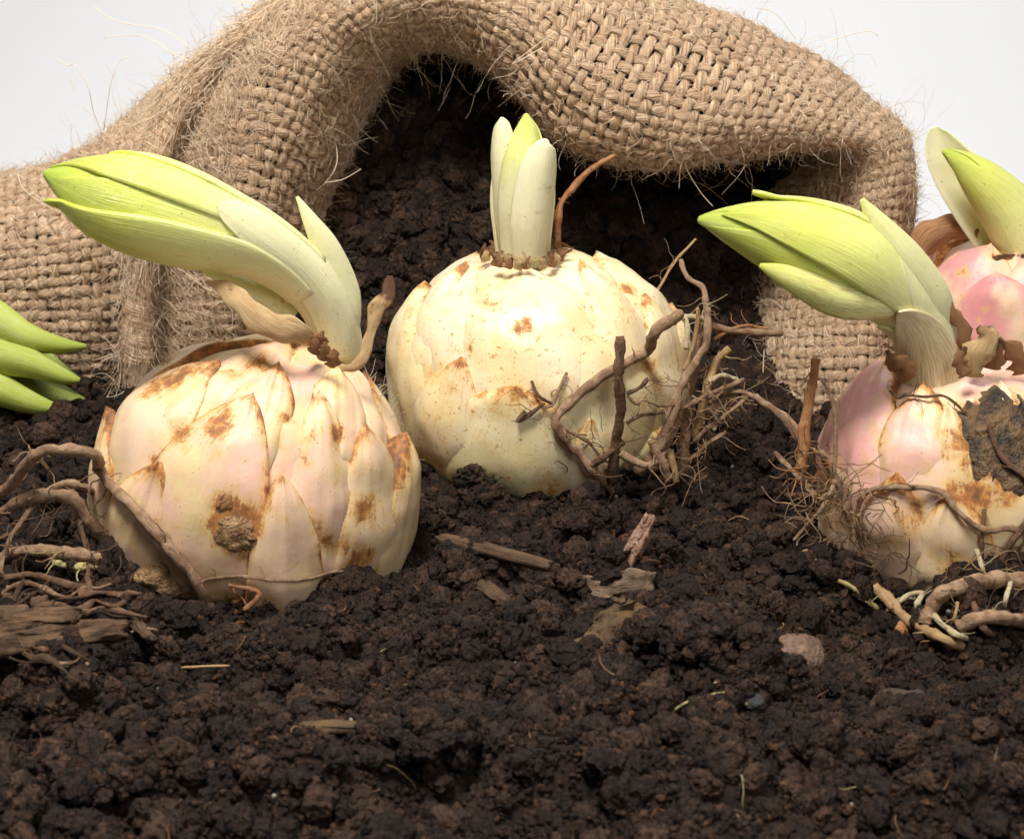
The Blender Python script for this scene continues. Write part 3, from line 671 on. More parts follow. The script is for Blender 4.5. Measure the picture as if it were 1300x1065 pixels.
def generic(b, root, O, mat, rings, hide=-0.12, pink=0.5, edge=0.6, seed=0):
    """scales on the side away from the photograph, to close the bulb all round"""
    vd = unit(CAM-b.c)
    for (tip, basea, cnt, W, lay, off) in rings:
        for k in range(cnt):
            a = (k+off)*2*math.pi/cnt; e = b.e1*math.cos(a)+b.e2*math.sin(a)
            mid = unit(e*math.sin((tip+basea)/2)+b.ax*math.cos((tip+basea)/2))
            if e@vd > hide: continue
            make_scale(b, root, O, unit(e*math.sin(basea)+b.ax*math.cos(basea)), unit(e*math.sin(tip)+b.ax*math.cos(tip)), W, lay, 0.14, mat, pink, 0, edge, seed+k*1.7+lay, tiplift=-0.08, stains=getattr(b, 'allst', ()))
RINGS = [(0.30, 1.7, 5, 0.75, 0, 0.2), (0.75, 2.1, 6, 0.72, 0.5, 0.6), (1.2, 2.5, 6, 0.72, 1, 0.1)]
def front(b, root, O, mat, specs):
    """specs: base pixel, tip pixel, half-width in pixels, layer, dict"""
    ppc = F/np.linalg.norm(b.c-CAM)
    allst = [(b.on(sx, sy, 0.15), sr/ppc, sa) for sp_ in specs for (sx, sy, sr, sa) in sp_[4].get('stains', [])]
    gs = np.random.default_rng(70+b.seed); vd = unit(CAM-b.c)
    for q in range(120):
        dq = unit(gs.normal(size=3)); allst.append((b.c+dq*(b.r(dq[None])[0]+0.2), min(0.07+0.07*gs.pareto(1.8), 0.42), gs.uniform(0.7, 1.15)))
    b.allst = allst
    for k, (bp, tp, hw, lay, kw) in enumerate(specs):
        bd = b.hit(*bp) if not isinstance(bp, np.ndarray) else bp; td = b.hit(*tp)
        ppc = F/np.linalg.norm(b.c-CAM)
        W = hw/ppc/np.mean([b.a, b.bt])
        kw = dict(kw); kw['stains'] = allst
        T = kw.pop('T', 0.16)
        make_scale(b, root, O, bd, td, W, lay, T, mat, seed=k*2.3+b.seed*10, **kw)
def blob(name, b, root, O, px, py, rx, ry, mat, thick=0.12, seed=0, rot=0.0, label=None, off=0.16):
    """a rough crust lying on a bulb's surface"""
    nr, nt = 14, 40; c = b.hit(px, py); ppc = F/np.linalg.norm(b.c-CAM)
    x = unit(RT-c*(RT@c)); y = np.cross(c, x); V = []
    for j in range(nr):
        q = j/(nr-1)
        for i in range(nt):
            a = 2*math.pi*i/nt; wob = 1+0.45*float(perlin(np.array([math.cos(a)*1.4+seed, math.sin(a)*1.4, seed*0.7])))+0.25*float(perlin(np.array([math.cos(a)*4+seed, math.sin(a)*4, 3.0])))
            ux, uy = q*wob*rx*math.cos(a), q*wob*ry*math.sin(a); ux, uy = ux*math.cos(rot)-uy*math.sin(rot), ux*math.sin(rot)+uy*math.cos(rot)
            d = unit(c+(x*ux+y*uy)/ppc/2.6); r = b.top(d)+off-0.16
            V.append(b.c+d*(r+(thick*(1-q**3)*(1+0.9*float(fbm(d*9+seed, 3)))-0.10*q**6)))
    o = mk(name, V, grid_faces(nt, nr, close=True), mat, root, uv=np.zeros((len(V), 2)), origin=O)
    if label: o['label'] = label
    return o
def path_pts(b, pts, off):
    out = []
    for p in pts:
        if len(p) == 2:
            d = b.hit(p[0], p[1]); out.append(b.c+d*(b.top(d)+off))
        else:
            q = at(*p)
            if p is not pts[-1] and q[2] < soil_z(q[0:1], q[1:2])[0]+0.32: q = ground(p[0], p[1], 0.32)
            out.append(q)
    return np.array(out)
def root_(b, root, O, pts, r0, r1, mat, off=0.30, name='root', rough=0.5, seed=[0]):
    seed[0] += 1; P = path_pts(b, pts, off); ppc = F/np.linalg.norm(P.mean(0)-CAM)
    n = max(14, len(pts)*6); P = catmull(P, n); R = np.linspace(r0, r1, n)*0.84/ppc
    P = P+0.04*np.stack([perlin(P*2.2+seed[0]), perlin(P*2.2+50+seed[0]), perlin(P*2.2+90)], 1)
    R = R*(1+0.35*perlin(np.stack([np.linspace(0, n/5, n), np.full(n, seed[0]*3.1), np.zeros(n)], 1))); R[-1] *= 0.55
    v, f, st = tube(P, R, 9, rough, seed[0]); st[:, 1] = np.abs(st[:, 1]*2-1)
    LAST[0] = mk(name, v, faces_list(f), mat, root, uv=st, origin=O)
    g = np.random.default_rng(900+seed[0])
    for q in range(int(g.integers(2, 6))):
        k = int(g.integers(2, n-1)); d = unit(g.normal(size=3)+np.array([0, -0.3, 0.1])); p = P[k]; pts = [p]; L_ = g.uniform(0.2, 0.9)
        for w in range(4): pts.append(pts[-1]+d*L_/4); d = unit(d+g.normal(size=3)*0.5)
        Pq = catmull(pts, 11); r_ = min(R[k]*0.35, 0.028)*g.uniform(0.5, 1); v, f, st = tube(Pq, np.linspace(r_, r_*0.35, 11), 5, 0.2); mk('rootlet', v, faces_list(f), mat, LAST[0], uv=st, origin=O)
LAST = [None]
def wisps(b, root, O, px, py, Y, n, spread, L, mat, seed, r=0.014, up=0.3):
    g = np.random.default_rng(seed); parts = []
    for k in range(n):
        p = at(px+g.normal()*spread, py+g.normal()*spread*0.7, Y+g.normal()*0.25); d = unit(g.normal(size=3)+np.array([0, -0.2, up]))
        pts = [p]
        for q in range(5): pts.append(pts[-1]+d*L/5); d = unit(d+g.normal(size=3)*0.45)
        P = catmull(pts, 14); v, f, st = tube(P, np.linspace(r, r*0.5, 14)*g.uniform(0.6, 1.5), 4, 0); mk('rootlet', v, faces_list(f), mat, LAST[0] or root, uv=st, origin=O)

class Shoot:
    """a bundle of leaves wrapped about a bent axis given in pixels, distances and pixel radii"""
    def __init__(s, pts):
        P = np.array([at(x, y, Y) for x, y, Y, r in pts]); ppc = np.array([F/np.linalg.norm(p-CAM) for p in P])
        Q = catmull(np.concatenate([P, (np.array([q[3] for q in pts])/ppc)[:, None]], 1), 120)
        s.P, s.R = Q[:, :3], np.maximum(Q[:, 3], 0.02); s.T = unit(np.gradient(s.P, axis=0))
        v = unit(CAM-s.P); s.N = unit(v-s.T*np.sum(v*s.T, 1, keepdims=True)); s.B = np.cross(s.T, s.N)
        s.L = np.concatenate([[0], np.cumsum(np.linalg.norm(np.diff(s.P, axis=0), axis=1))])
    def ev(s, t):
        x = np.clip(t, 0, 1)*119; f = lambda A: np.stack([np.interp(x, np.arange(120), A[:, k]) for k in range(3)], -1)
        return f(s.P), np.interp(x, np.arange(120), s.R), f(s.T), unit(f(s.N)), unit(f(s.B))
    def leaf(s, root, O, t0, t1, th, half, mat, k=1.0, g0=0.0, g1=1.0, streak=0.0, lift=0.02, tip=1.0, sharp=2.2, name='leaf', tipR=None, seed=0, out=0.0, label=None, keel=0.0):
        na, nb = 21, 36; bb = np.linspace(0, 1, nb); aa = np.linspace(-1, 1, na)
        P, R, T, N_, B_ = s.ev(t0+(t1-t0)*bb)
        R = R*k+lift
        hw = half*np.clip(1-bb**sharp, 0, 1)**0.75*(0.9+0.25*bb)
        if tipR is not None: R = np.maximum(R, tipR)
        R = R+out*bb**3
        ang = th+aa[None]*hw[:, None]
        rr = R[:, None]*(1+0.03*perlin(np.stack([bb[:, None]*4+0*aa, aa[None]*2+0*bb[:, None], np.full((nb, na), seed*1.9)], -1)))+keel*(1-np.abs(aa[None]))*R[:, None]
        V = P[:, None]+rr[..., None]*(np.cos(ang)[..., None]*N_[:, None]+np.sin(ang)[..., None]*B_[:, None])
        inn = P[:, None]+(rr*0.93-0.03)[..., None]*(np.cos(ang*1)[..., None]*N_[:, None]+np.sin(ang)[..., None]*B_[:, None])
        n0 = na*nb; loop = [i for i in range(na)]+[j*na+na-1 for j in range(1, nb)]+[(nb-1)*na+i for i in range(na-2, -1, -1)]+[j*na for j in range(nb-2, 0, -1)]
        li = np.array(loop); m = len(li); q = np.arange(m); q2 = (q+1) % m
        VV = np.concatenate([V.reshape(-1, 3), inn.reshape(-1, 3)]); G = grid_faces(na, nb)
        FF = np.concatenate([G, G[:, ::-1]+n0, np.stack([li[q2], li[q], n0+li[q], n0+li[q2]], 1)])
        g = np.repeat(g0+(g1-g0)*bb, na); stv = np.repeat(streak*sstep(0.3, 1, bb), na)
        uv = np.stack([np.repeat(bb*s.L[-1]*(t1-t0), na), np.tile(aa*0.5+seed*0.31, nb)], 1)
        o = mk(name, VV, FF, mat, root, attrs={'g': np.tile(g, 2), 'streak': np.tile(stv, 2), 'stain': 0.0}, uv=np.tile(uv, (2, 1)), origin=O)
        if label: o['label'] = label
        return o
    def stem(s, root, O, t0, t1, mat, k=0.93, g0=0.0, g1=1.0, name='stem', sides=28, streak=0.0):
        tt = np.linspace(t0, t1, 60); P, R, T, N_, B_ = s.ev(tt); R = R*k
        a = np.arange(sides)*2*np.pi/sides
        V = P[:, None]+R[:, None, None]*(np.cos(a)[None, :, None]*N_[:, None]+np.sin(a)[None, :, None]*B_[:, None])*(1+0.02*np.cos(3*a+1))[None, :, None]
        V = np.concatenate([V.reshape(-1, 3), P[-1:]+T[-1:]*R[-1]*0.4]); Fq = grid_faces(sides, 60, close=True)
        e = 59*sides; q = np.arange(sides); Fq = np.concatenate([Fq, np.stack([e+q, e+(q+1) % sides, np.full(sides, 60*sides), np.full(sides, 60*sides)], 1)])
        g = np.append(np.repeat(np.linspace(g0, g1, 60), sides), g1)
        uv = np.concatenate([np.stack([np.repeat(tt*s.L[-1], sides), np.tile(np.abs(np.arange(sides)/sides*2-1)*2, 60)], 1), [[s.L[-1], 0]]])
        mk(name, V, faces_list(Fq), mat, root, attrs={'g': g, 'streak': streak, 'stain': 0.0}, uv=uv, origin=O)
def ribbon(root, O, pts, widths, mat, name, cup=0.3, thick=0.03, g0=0.5, g1=1.0, face=None, ragged=0.0, twist=(0, 0), streak=0.0, seed=0, stain=0.0, label=None, nb=40, na=13):
    """a free leaf or dry strip: pixel path with distances, pixel half-widths"""
    P = np.array([at(*p) for p in pts]); ppc = F/np.linalg.norm(P.mean(0)-CAM)
    if name == 'neck_flake': nb, na = 14, 7
    Q = catmull(np.concatenate([P, (np.array(widths)/ppc)[:, None]], 1), nb); P = Q[:, :3]; W = np.maximum(Q[:, 3], 0.012)
    T = unit(np.gradient(P, axis=0)); v = unit(CAM-P) if face is None else np.tile(unit(face), (nb, 1))
    N_ = unit(v-T*np.sum(v*T, 1, keepdims=True)); B_ = np.cross(T, N_)
    tw = np.linspace(twist[0], twist[1], nb)[:, None]; N_, B_ = N_*np.cos(tw)+B_*np.sin(tw), B_*np.cos(tw)-N_*np.sin(tw)
    aa = np.linspace(-1, 1, na); bb = np.linspace(0, 1, nb)
    rg = 1+ragged*perlin(np.stack([np.repeat(bb[:, None]*5.5, na, 1), np.sign(aa)[None]*2+0*bb[:, None], np.full((nb, na), seed*1.1)], -1))*np.abs(aa)[None]*2
    V = P[:, None]+B_[:, None]*(aa[None]*W[:, None]*rg)[..., None]-N_[:, None]*(cup*W[:, None]*aa[None]**2)[..., None]
    V = V+N_[:, None]*(ragged*0.06*perlin(V*5+seed))[..., None]
    inn = V-N_[:, None]*np.broadcast_to((thick*(1-0.6*aa**2))[None, :, None], (nb, na, 1))
    n0 = na*nb; loop = [i for i in range(na)]+[j*na+na-1 for j in range(1, nb)]+[(nb-1)*na+i for i in range(na-2, -1, -1)]+[j*na for j in range(nb-2, 0, -1)]
    li = np.array(loop); m = len(li); q = np.arange(m); q2 = (q+1) % m; G = grid_faces(na, nb)
    FF = np.concatenate([G, G[:, ::-1]+n0, np.stack([li[q2], li[q], n0+li[q], n0+li[q2]], 1)])
    L = np.concatenate([[0], np.cumsum(np.linalg.norm(np.diff(P, axis=0), axis=1))])
    uv = np.stack([np.repeat(L, na), np.tile(aa*0.5+seed*0.3, nb)], 1)
    o = mk(name, np.concatenate([V.reshape(-1, 3), inn.reshape(-1, 3)]), FF, mat, root, attrs={'g': np.tile(np.repeat(g0+(g1-g0)*bb, na), 2), 'streak': streak, 'stain': np.tile(np.repeat(stain*bb**2, na), 2)}, uv=np.tile(uv, (2, 1)), origin=O)
    if label: o['label'] = label
    return o
def bulb_thing(b, label):
    O = np.array([b.c[0], b.c[1], b.c[2]-b.bb*0.9]); return thing('lily_bulb', label, 'bulb', O, 'sprouting lily bulbs lying on the soil'), O

# ---- bulb with the long shoot bending left
R1, O1 = bulb_thing(B1, 'cream lily bulb whose thick lime shoot bends over before the frayed hem')
core(B1, R1, O1, M_SC1)
front(B1, R1, O1, M_SC1, [
 ((330,690), (402,432), 62, 0, dict(pink=1.0, edge=0.5, stains=[(352,565,12,0.5)])),
 ((240,640), (366,441), 80, 0, dict(pink=0.9, edge=0.55, stains=[(325,470,26,0.75), (300,480,20,0.6)])),
 ((470,640), (440,448), 60, 0, dict(pink=0.6, edge=0.5)),
 ((150,660), (283,468), 88, 1, dict(pink=0.5, edge=0.7, stains=[(205,498,30,0.85), (245,482,26,0.8)])),
 ((235,780), (322,511), 92, 2, dict(pink=0.8, edge=0.6, T=0.20, stains=[(287,545,32,0.95), (292,640,24,1.0), (300,665,40,1.05), (330,655,18,0.8), (186,640,16,0.6)])),
 ((370,780), (398,505), 70, 1, dict(pink=0.7, edge=0.35, stains=[(386,560,16,0.65), (384,585,14,0.6), (358,533,14,0.7), (345,500,10,0.7), (390,660,22,0.55)])),
 ((425,770), (446,548), 72, 2, dict(pink=0.4, edge=0.6, T=0.2, stains=[(445,645,28,0.75), (425,690,22,0.6), (405,680,18,0.55)])),
 ((535,740), (462,470), 66, 1, dict(pink=0.5, edge=0.7)),
 ((300,600), (352,470), 46, 1, dict(pink=0.9, edge=0.6)),
 ((215,560), (250,488), 46, 0, dict(pink=0.6, edge=0.8)),
 ((420,600), (418,470), 44, 1, dict(pink=0.8, edge=0.5)),
 ((345,800), (352,600), 52, 3, dict(pink=0.5, edge=0.5, T=0.2)),
 ((180,760), (222,590), 56, 3, dict(pink=0.6, edge=0.6, T=0.2)),
 ((500,800), (484,558), 66, 3, dict(pink=0.3, edge=0.9, T=0.22, stains=[(490,700,30,0.9), (515,670,26,0.75), (497,655,16,0.7), (480,740,24,0.6)])),
 ((100,760), (160,528), 72, 2, dict(pink=0.5, edge=0.75, T=0.2, stains=[(150,560,22,0.8), (135,600,14,0.5), (188,650,16,0.6)])),
 ((300,840), (330,700), 60, 0, dict(pink=0.2, edge=0.3, T=0.10, sharp=4, stains=[(350,735,26,0.7), (400,745,26,0.8), (450,735,26,0.8), (270,745,30,0.8)]))])
generic(B1, R1, O1, M_SC1, RINGS, seed=3)
blob('scab', B1, R1, O1, 301, 672, 25, 22, M_CORK, 0.06, 2, off=0.14, label='pale corky scab with rusty rim')
blob('scab', B1, R1, O1, 289, 634, 10, 13, M_DRYB, 0.015, 5, off=0.165)
blob('basal_plate', B1, R1, O1, 205, 728, 62, 34, M_CORK, 0.30, 8, 0.75, label='brown corky root base')
blob('basal_plate', B1, R1, O1, 240, 762, 55, 20, M_CORK, 0.24, 12, 0.2)
s1 = Shoot([(434,462,31.6,24),(427,425,31.5,29),(408,380,31.3,32),(372,340,31.0,35),(318,306,30.6,42),(252,283,30.3,55),(185,262,30.1,59),(130,247,30.0,50),(88,232,30.0,30),(56,220,30.0,5)])
s1.stem(R1, O1, 0, 1.0, M_LEAF, 0.90, 0.0, 1.0, 'bud')
up = math.pi/2
# which side of the axis is up in the picture: B . UP sign
def side_up(s): return 1.0 if np.mean(s.B@UP) > 0 else -1.0
q = side_up(s1)
s1.leaf(R1, O1, 0.30, 0.975, 1.35*q, 1.15, M_LEAF, 1.0, 0.15, 1.0, 1.0, 0.02, seed=1, sharp=3.0)
s1.leaf(R1, O1, 0.33, 0.985, -0.35*q, 0.95, M_LEAF, 0.97, 0.2, 1.05, 0.4, 0.0, seed=2, sharp=3.0)
s1.leaf(R1, O1, 0.28, 0.945, -1.25*q, 1.25, M_LEAF, 1.06, 0.12, 0.86, 0.25, 0.02, seed=3, sharp=2.6, tipR=0.50)
s1.leaf(R1, O1, 0.30, 0.80, 1.75*q, 0.75, M_LEAF, 1.07, 0.15, 0.72, 0.3, 0.02, seed=4, sharp=2.6)
s1.leaf(R1, O1, 0.05, 0.545, 0.45*q, 1.35, M_LEAF, 1.02, -0.05, 0.12, 0.0, 0.03, seed=5, sharp=2.2)
s1.leaf(R1, O1, 0.0, 0.50, -1.2*q, 1.3, M_LEAF, 0.98, -0.05, 0.15, 0.0, 0.02, seed=6, sharp=2.4)
ribbon(R1, O1, [(446,420,31.3),(436,375,31.2),(415,318,31.1),(394,280,31.1),(377,250,31.2)], [12,22,18,10,2], M_LEAF, 'leaf', 0.5, 0.06, 0.0, 0.14, seed=3)
ribbon(R1, O1, [(372,405,31.2),(345,382,31.0),(312,366,30.9),(285,352,30.8),(255,343,30.8)], [16,18,14,10,2], M_LEAF, 'leaf', 0.5, 0.06, 0.05, 0.32, seed=4)
ribbon(R1, O1, [(408,438,30.2),(380,428,29.7),(345,416,29.6),(312,388,29.7),(285,366,29.9),(262,356,30.1)], [9,16,18,15,10,3], M_DRY, 'dry_tunic', 0.35, 0.02, twist=(-0.7, 0.6), ragged=0.5, seed=2, label='curled papery tan tunic strip')
ribbon(R1, O1, [(425,468,30.5),(448,466,30.3),(466,448,30.3),(471,420,30.4),(480,392,30.4),(490,372,30.4),(495,350,30.5)], [8,8,7,7,11,12,4], M_DRY, 'dry_tunic', 0.3, 0.02, ragged=0.8, twist=(0.2, -0.7), seed=5, stain=0.9, label='upright dry brown tunic strip')
for k, (x, y) in enumerate([(398,438),(409,446),(420,455),(405,432)]):
    ribbon(R1, O1, [(x,y+12,29.9),(x+3,y,29.8),(x+2+k,y-12,29.8)], [8,8,2], M_DRYB, 'neck_flake', 0.4, 0.03, ragged=0.8, seed=k)
RT1 = [([(-30,640,30),(0,626,29.6),(25,601,29),(46,577,28.6),(72,570,28.5),(121,577,28.6),(155,599),(192,628),(221,660),(242,689),(263,722),(276,756),(278,790,28.2)], 8, 9, M_RB),
 ([(-30,662,30),(0,651,29.6),(25,637,29.2),(54,629,29),(88,631,29),(109,655,29),(125,676,29.2),(150,700,29.6)], 8, 11, M_RB),
 ([(36,645,29.3),(60,625,29.2),(84,613,29.1),(102,617,29.2),(122,626,29.9)], 5, 6, M_RB),
 ([(-25,713,29.6),(0,710,29.3),(25,701,29),(63,699,28.9),(113,707,28.9),(165,718,29.2)], 9, 10, M_RB),
 ([(67,714,28.6),(85,718,28.6),(104,720,28.6),(152,717,28.9)], 4.5, 7, M_RG),
 ([(44,640,29.2),(30,658,29),(14,680,28.9),(4,704,28.8),(2,730,28.6)], 4, 3, M_RB),
 ([(100,660,28.9),(107,688,28.6),(111,718,28.4),(113,750,28.2),(121,775,28)], 3, 4, M_RD),
 ([(150,756,28.3),(185,747),(234,735),(267,719),(309,713),(355,712),(418,712),(443,718),(462,748)], 2.6, 2.2, M_RB),
 ([(60,595,28.7),(40,572,28.6),(38,565,28.6)], 3, 1.5, M_RT),
 ([(0,736,28.6),(40,730,28.5),(90,742,28.4),(150,752,28.6)], 5, 6, M_RD),
 ([(290,742,28),(330,752,28),(310,775,27.9)], 3, 4, M_RR)]
for pts, r0, r1, mt in RT1: root_(B1, R1, O1, pts, r0, r1, mt, 0.05+r0*0.008)
wisps(B1, R1, O1, 60, 650, 29.2, 20, 42, 0.9, M_RB, 5)
wisps(B1, R1, O1, 150, 740, 28.6, 22, 38, 0.9, M_RD, 6)
# fine root hairs on the bulb's right shoulder
for k in range(46):
    t = rng.uniform(); x = 466+46*t+rng.normal()*4; y = 480+110*t; p = B1.on(x, y, 0.10); d = unit(unit(p-B1.c)+rng.normal(size=3)*0.5)
    P = catmull([p, p+d*0.15+rng.normal(size=3)*0.04, p+d*0.33+rng.normal(size=3)*0.1], 9); v, f, st = tube(P, np.linspace(0.009, 0.005, 9), 4, 0); mk('root_hair', v, faces_list(f), M_RP, R1, uv=st, origin=O1)

# ---- bulb with the short white shoot, in the mouth of the sack
R2, O2 = bulb_thing(B2, 'ivory speckled lily bulb with short upright white shoot in the mouth of the sack')
core(B2, R2, O2, M_SC2)
front(B2, R2, O2, M_SC2, [
 ((640,480), (648,318), 72, 0, dict(pink=0.5, edge=0.45, stains=[(600,340,14,0.7)])),
 ((745,480), (700,316), 80, 0, dict(pink=0.2, edge=0.45, stains=[(715,322,14,0.8)])),
 ((570,520), (612,330), 85, 1, dict(pink=0.7, edge=0.6, stains=[(600,335,16,0.7), (538,410,22,0.8), (575,400,9,0.5)])),
 ((830,500), (752,328), 82, 1, dict(pink=0.1, edge=0.4, stains=[(840,392,26,1.0), (735,370,8,0.5), (768,390,12,0.6)])),
 ((680,560), (668,352), 90, 1, dict(sharp=4, pink=0.15, edge=0.08, T=0.2, stains=[(628,392,17,0.85), (637,398,10,0.8), (670,426,19,1.0), (706,432,9,0.9), (760,505,12,0.7), (700,480,7,0.5)])),
 ((540,620), (560,372), 98, 2, dict(pink=0.25, edge=0.6, T=0.22, stains=[(515,405,22,1.0), (528,425,16,0.8), (574,470,9,0.75), (543,493,8,0.6), (503,520,34,1.15), (522,550,40,1.15), (498,500,24,1.0)])),
 ((770,620), (735,425), 92, 2, dict(pink=0.0, edge=0.10, T=0.2, green=0.15, stains=[(770,560,24,0.85), (760,515,12,0.65), (706,500,6,0.7)])),
 ((850,600), (850,385), 62, 2, dict(pink=0.0, edge=0.7, stains=[(845,395,24,1.0), (845,480,10,0.5)])),
 ((640,700), (660,486), 92, 3, dict(sharp=4.2, pink=0.0, green=0.28, edge=0.5, T=0.30, stains=[(617,535,6,0.7), (690,590,34,1.0), (678,572,20,0.6), (755,575,22,0.9), (640,600,24,0.8), (612,600,18,0.7), (672,505,9,0.8)])),
 ((600,640), (604,350), 58, 1.6, dict(pink=0.5, edge=0.6, T=0.16)),
 ((735,640), (730,345), 58, 1.6, dict(pink=0.2, edge=0.5, T=0.16)),
 ((795,660), (800,385), 56, 2.4, dict(pink=0.1, edge=0.5, T=0.2)),
 ((560,680), (600,455), 56, 3, dict(pink=0.3, edge=0.5, T=0.24)),
 ((720,640), (740,520), 56, 3, dict(pink=0.1, edge=0.5, T=0.24)),
 ((800,680), (815,530), 64, 3, dict(pink=0.0, green=0.7, edge=0.3, T=0.2))])
generic(B2, R2, O2, M_SC2, RINGS, pink=0.2, seed=5)
s2 = Shoot([(664,335,35.2,36),(663,300,35.1,39),(663,255,35.0,42),(665,205,34.9,37),(668,168,34.9,22),(668,145,34.9,4)])
s2.stem(R2, O2, 0, 1, M_LEAFW, 0.72, 0.1, 0.95, 'bud'); q = 1.0 if np.mean(s2.B@RT) > 0 else -1.0
s2.leaf(R2, O2, 0, 0.985, -0.05*q, 1.15, M_LEAFW, 0.80, 0.15, 1.0, 0.0, 0.0, seed=1, sharp=3.5)
s2.leaf(R2, O2, 0, 0.95, 2.2*q, 1.0, M_LEAFW, 0.82, 0.2, 1.0, 0.0, 0.0, seed=2, sharp=3.5)
ribbon(R2, O2, [(676,332,34.5),(679,290,34.35),(683,250,34.3),(688,215,34.3),(693,190,34.35),(694,181,34.4),(695,177,34.45)], [22,27,27,24,17,11,4], M_LEAFW, 'leaf', 0.55, 0.07, 0.0, 0.18, seed=3, face=(0.35, -1, 0.25))
ribbon(R2, O2, [(646,332,35.0),(640,290,34.9),(635,245,34.85),(632,200,34.85),(633,168,34.9),(635,155,34.95),(636,149,35.0)], [18,20,19,18,15,10,3], M_LEAFW, 'leaf', 0.55, 0.07, 0.0, 0.32, seed=4, face=(-0.7, -1, 0.2))
s2.leaf(R2, O2, 0, 0.80, 3.1, 1.3, M_LEAFW, 0.95, 0.0, 0.2, 0.0, 0.04, seed=5, sharp=6, tipR=0.5)
for k in range(44):
    a = rng.uniform(0, 6.28); x = 664+47*math.cos(a); y = 322+11*math.sin(a); Yk = 35.15-1.02*math.sin(a)
    ribbon(R2, O2, [(x,y+9,Yk),(x+rng.normal()*3,y,Yk-0.03),(x+rng.normal()*6,y-3-rng.uniform(0, 11),Yk+rng.normal()*0.08)], [6,4,1.2], M_DRYB if k % 3 else M_DRY, 'neck_flake', 0.4, 0.02, ragged=0.5, seed=k, stain=0.5)
RT2 = [([(863,400,33.3),(832,422,32.7),(798,449),(758,471),(731,491),(706,513),(703,528),(721,552),(743,574),(760,595)], 9, 6, M_RB),
 ([(786,427,32.5),(787,454,32.4),(785,483,32.35),(788,508,32.4),(785,540,32.5),(780,577,32.7),(777,612,32.9)], 7, 9, M_RD),
 ([(865,330,34.2),(873,352,34),(892,364,33.8),(895,380,33.6),(898,405,33.4),(897,434,33.2),(886,454,33.1),(866,488,32.9),(852,528,32.8),(842,557,32.8),(827,582,32.9),(808,602,33)], 3, 10, M_RB),
 ([(897,400,33.7),(889,429,33.5),(879,478,33.3),(874,518,33.2),(869,557,33.2),(868,600,33.3)], 6, 10, M_RB),
 ([(926,442,33.4),(911,459,33.4),(901,486,33.3),(891,523,33.3),(880,556,33.3)], 6, 7, M_RT),
 ([(869,402,33.4),(873,424,33.2),(871,444,33.1)], 4, 4, M_RP), ([(869,402,33.4),(884,403,33.4),(898,409,33.5)], 4, 4, M_RP),
 ([(893,412,33.6),(923,419,33.7),(960,421,33.8),(994,424,33.9)], 6, 6, M_RB),
 ([(905,432,33.6),(930,418,33.7),(955,414,33.8),(975,418,33.9)], 3, 3, M_RR),
 ([(844,525,32.9),(874,515,33),(898,503,33),(923,491,33),(945,481,33.1)], 4, 4, M_RB),
 ([(901,513,33.2),(923,498,33.1),(948,500,33),(975,515,32.8),(1000,530,32.5),(1030,565,32)], 4, 4, M_RB),
 ([(795,537,32.5),(812,528,32.5),(844,523,32.7)], 3, 3, M_RD), ([(796,503,32.4),(807,513,32.4),(817,508,32.4),(837,514,32.5),(861,514,32.8)], 2.5, 2, M_RB),
 ([(795,500,32.4),(812,493,32.4),(822,480,32.4)], 3, 3, M_RD), ([(709,528),(733,542),(751,560),(764,562)], 3, 3, M_RB),
 ([(788,574,32.6),(807,587,32.6),(827,589,32.6),(845,572,32.8)], 6, 5, M_RB), ([(847,570,32.9),(857,597,32.8),(859,612,32.8)], 5, 5, M_RT),
 ([(714,472),(706,488),(699,505),(690,508)], 3, 3, M_RB), ([(676,482),(684,497),(699,505)], 2.5, 3, M_RD), ([(670,512),(664,520),(690,504)], 4, 3, M_RD),
 ([(900,486,33.2),(915,477,33.2),(932,480,33.2),(940,486,33.2)], 4, 3, M_RP), ([(896,520,33.2),(905,523,33.1),(909,535,33.1),(906,546,33.1)], 4, 3, M_RP),
 ([(884,303,36.6),(866,322,36.4),(848,345,36.2),(832,374,35.5)], 2, 2.5, M_RT),
 ([(922,548,33),(905,560,33),(885,575,33.1),(868,592,33.2)], 3, 4, M_RB), ([(948,503,33),(930,520,33),(908,537,33.1),(880,560,33.2)], 3, 4, M_RB),
 ([(826,560,32.7),(838,585,32.7),(848,610,32.8)], 7, 8, M_RB), ([(792,560,32.6),(770,578,32.6),(750,592,32.7)], 5, 6, M_RD),
 ([(868,470,33),(880,440,33.1),(886,405,33.2),(886,390,33.3)], 4, 3, M_RT),
 ([(709,318,35.6),(709,300,35.7),(711,265,35.9),(729,237,36),(753,213,36),(781,197,36.1)], 6, 4, M_RR)]
for pts, r0, r1, mt in RT2: root_(B2, R2, O2, pts, r0, r1, mt, 0.05+r0*0.008)
wisps(B2, R2, O2, 870, 560, 33.1, 34, 24, 1.1, M_RB, 7); wisps(B2, R2, O2, 760, 575, 32.7, 16, 20, 0.7, M_RD, 8); wisps(B2, R2, O2, 920, 500, 33.1, 22, 26, 0.9, M_RT, 9)

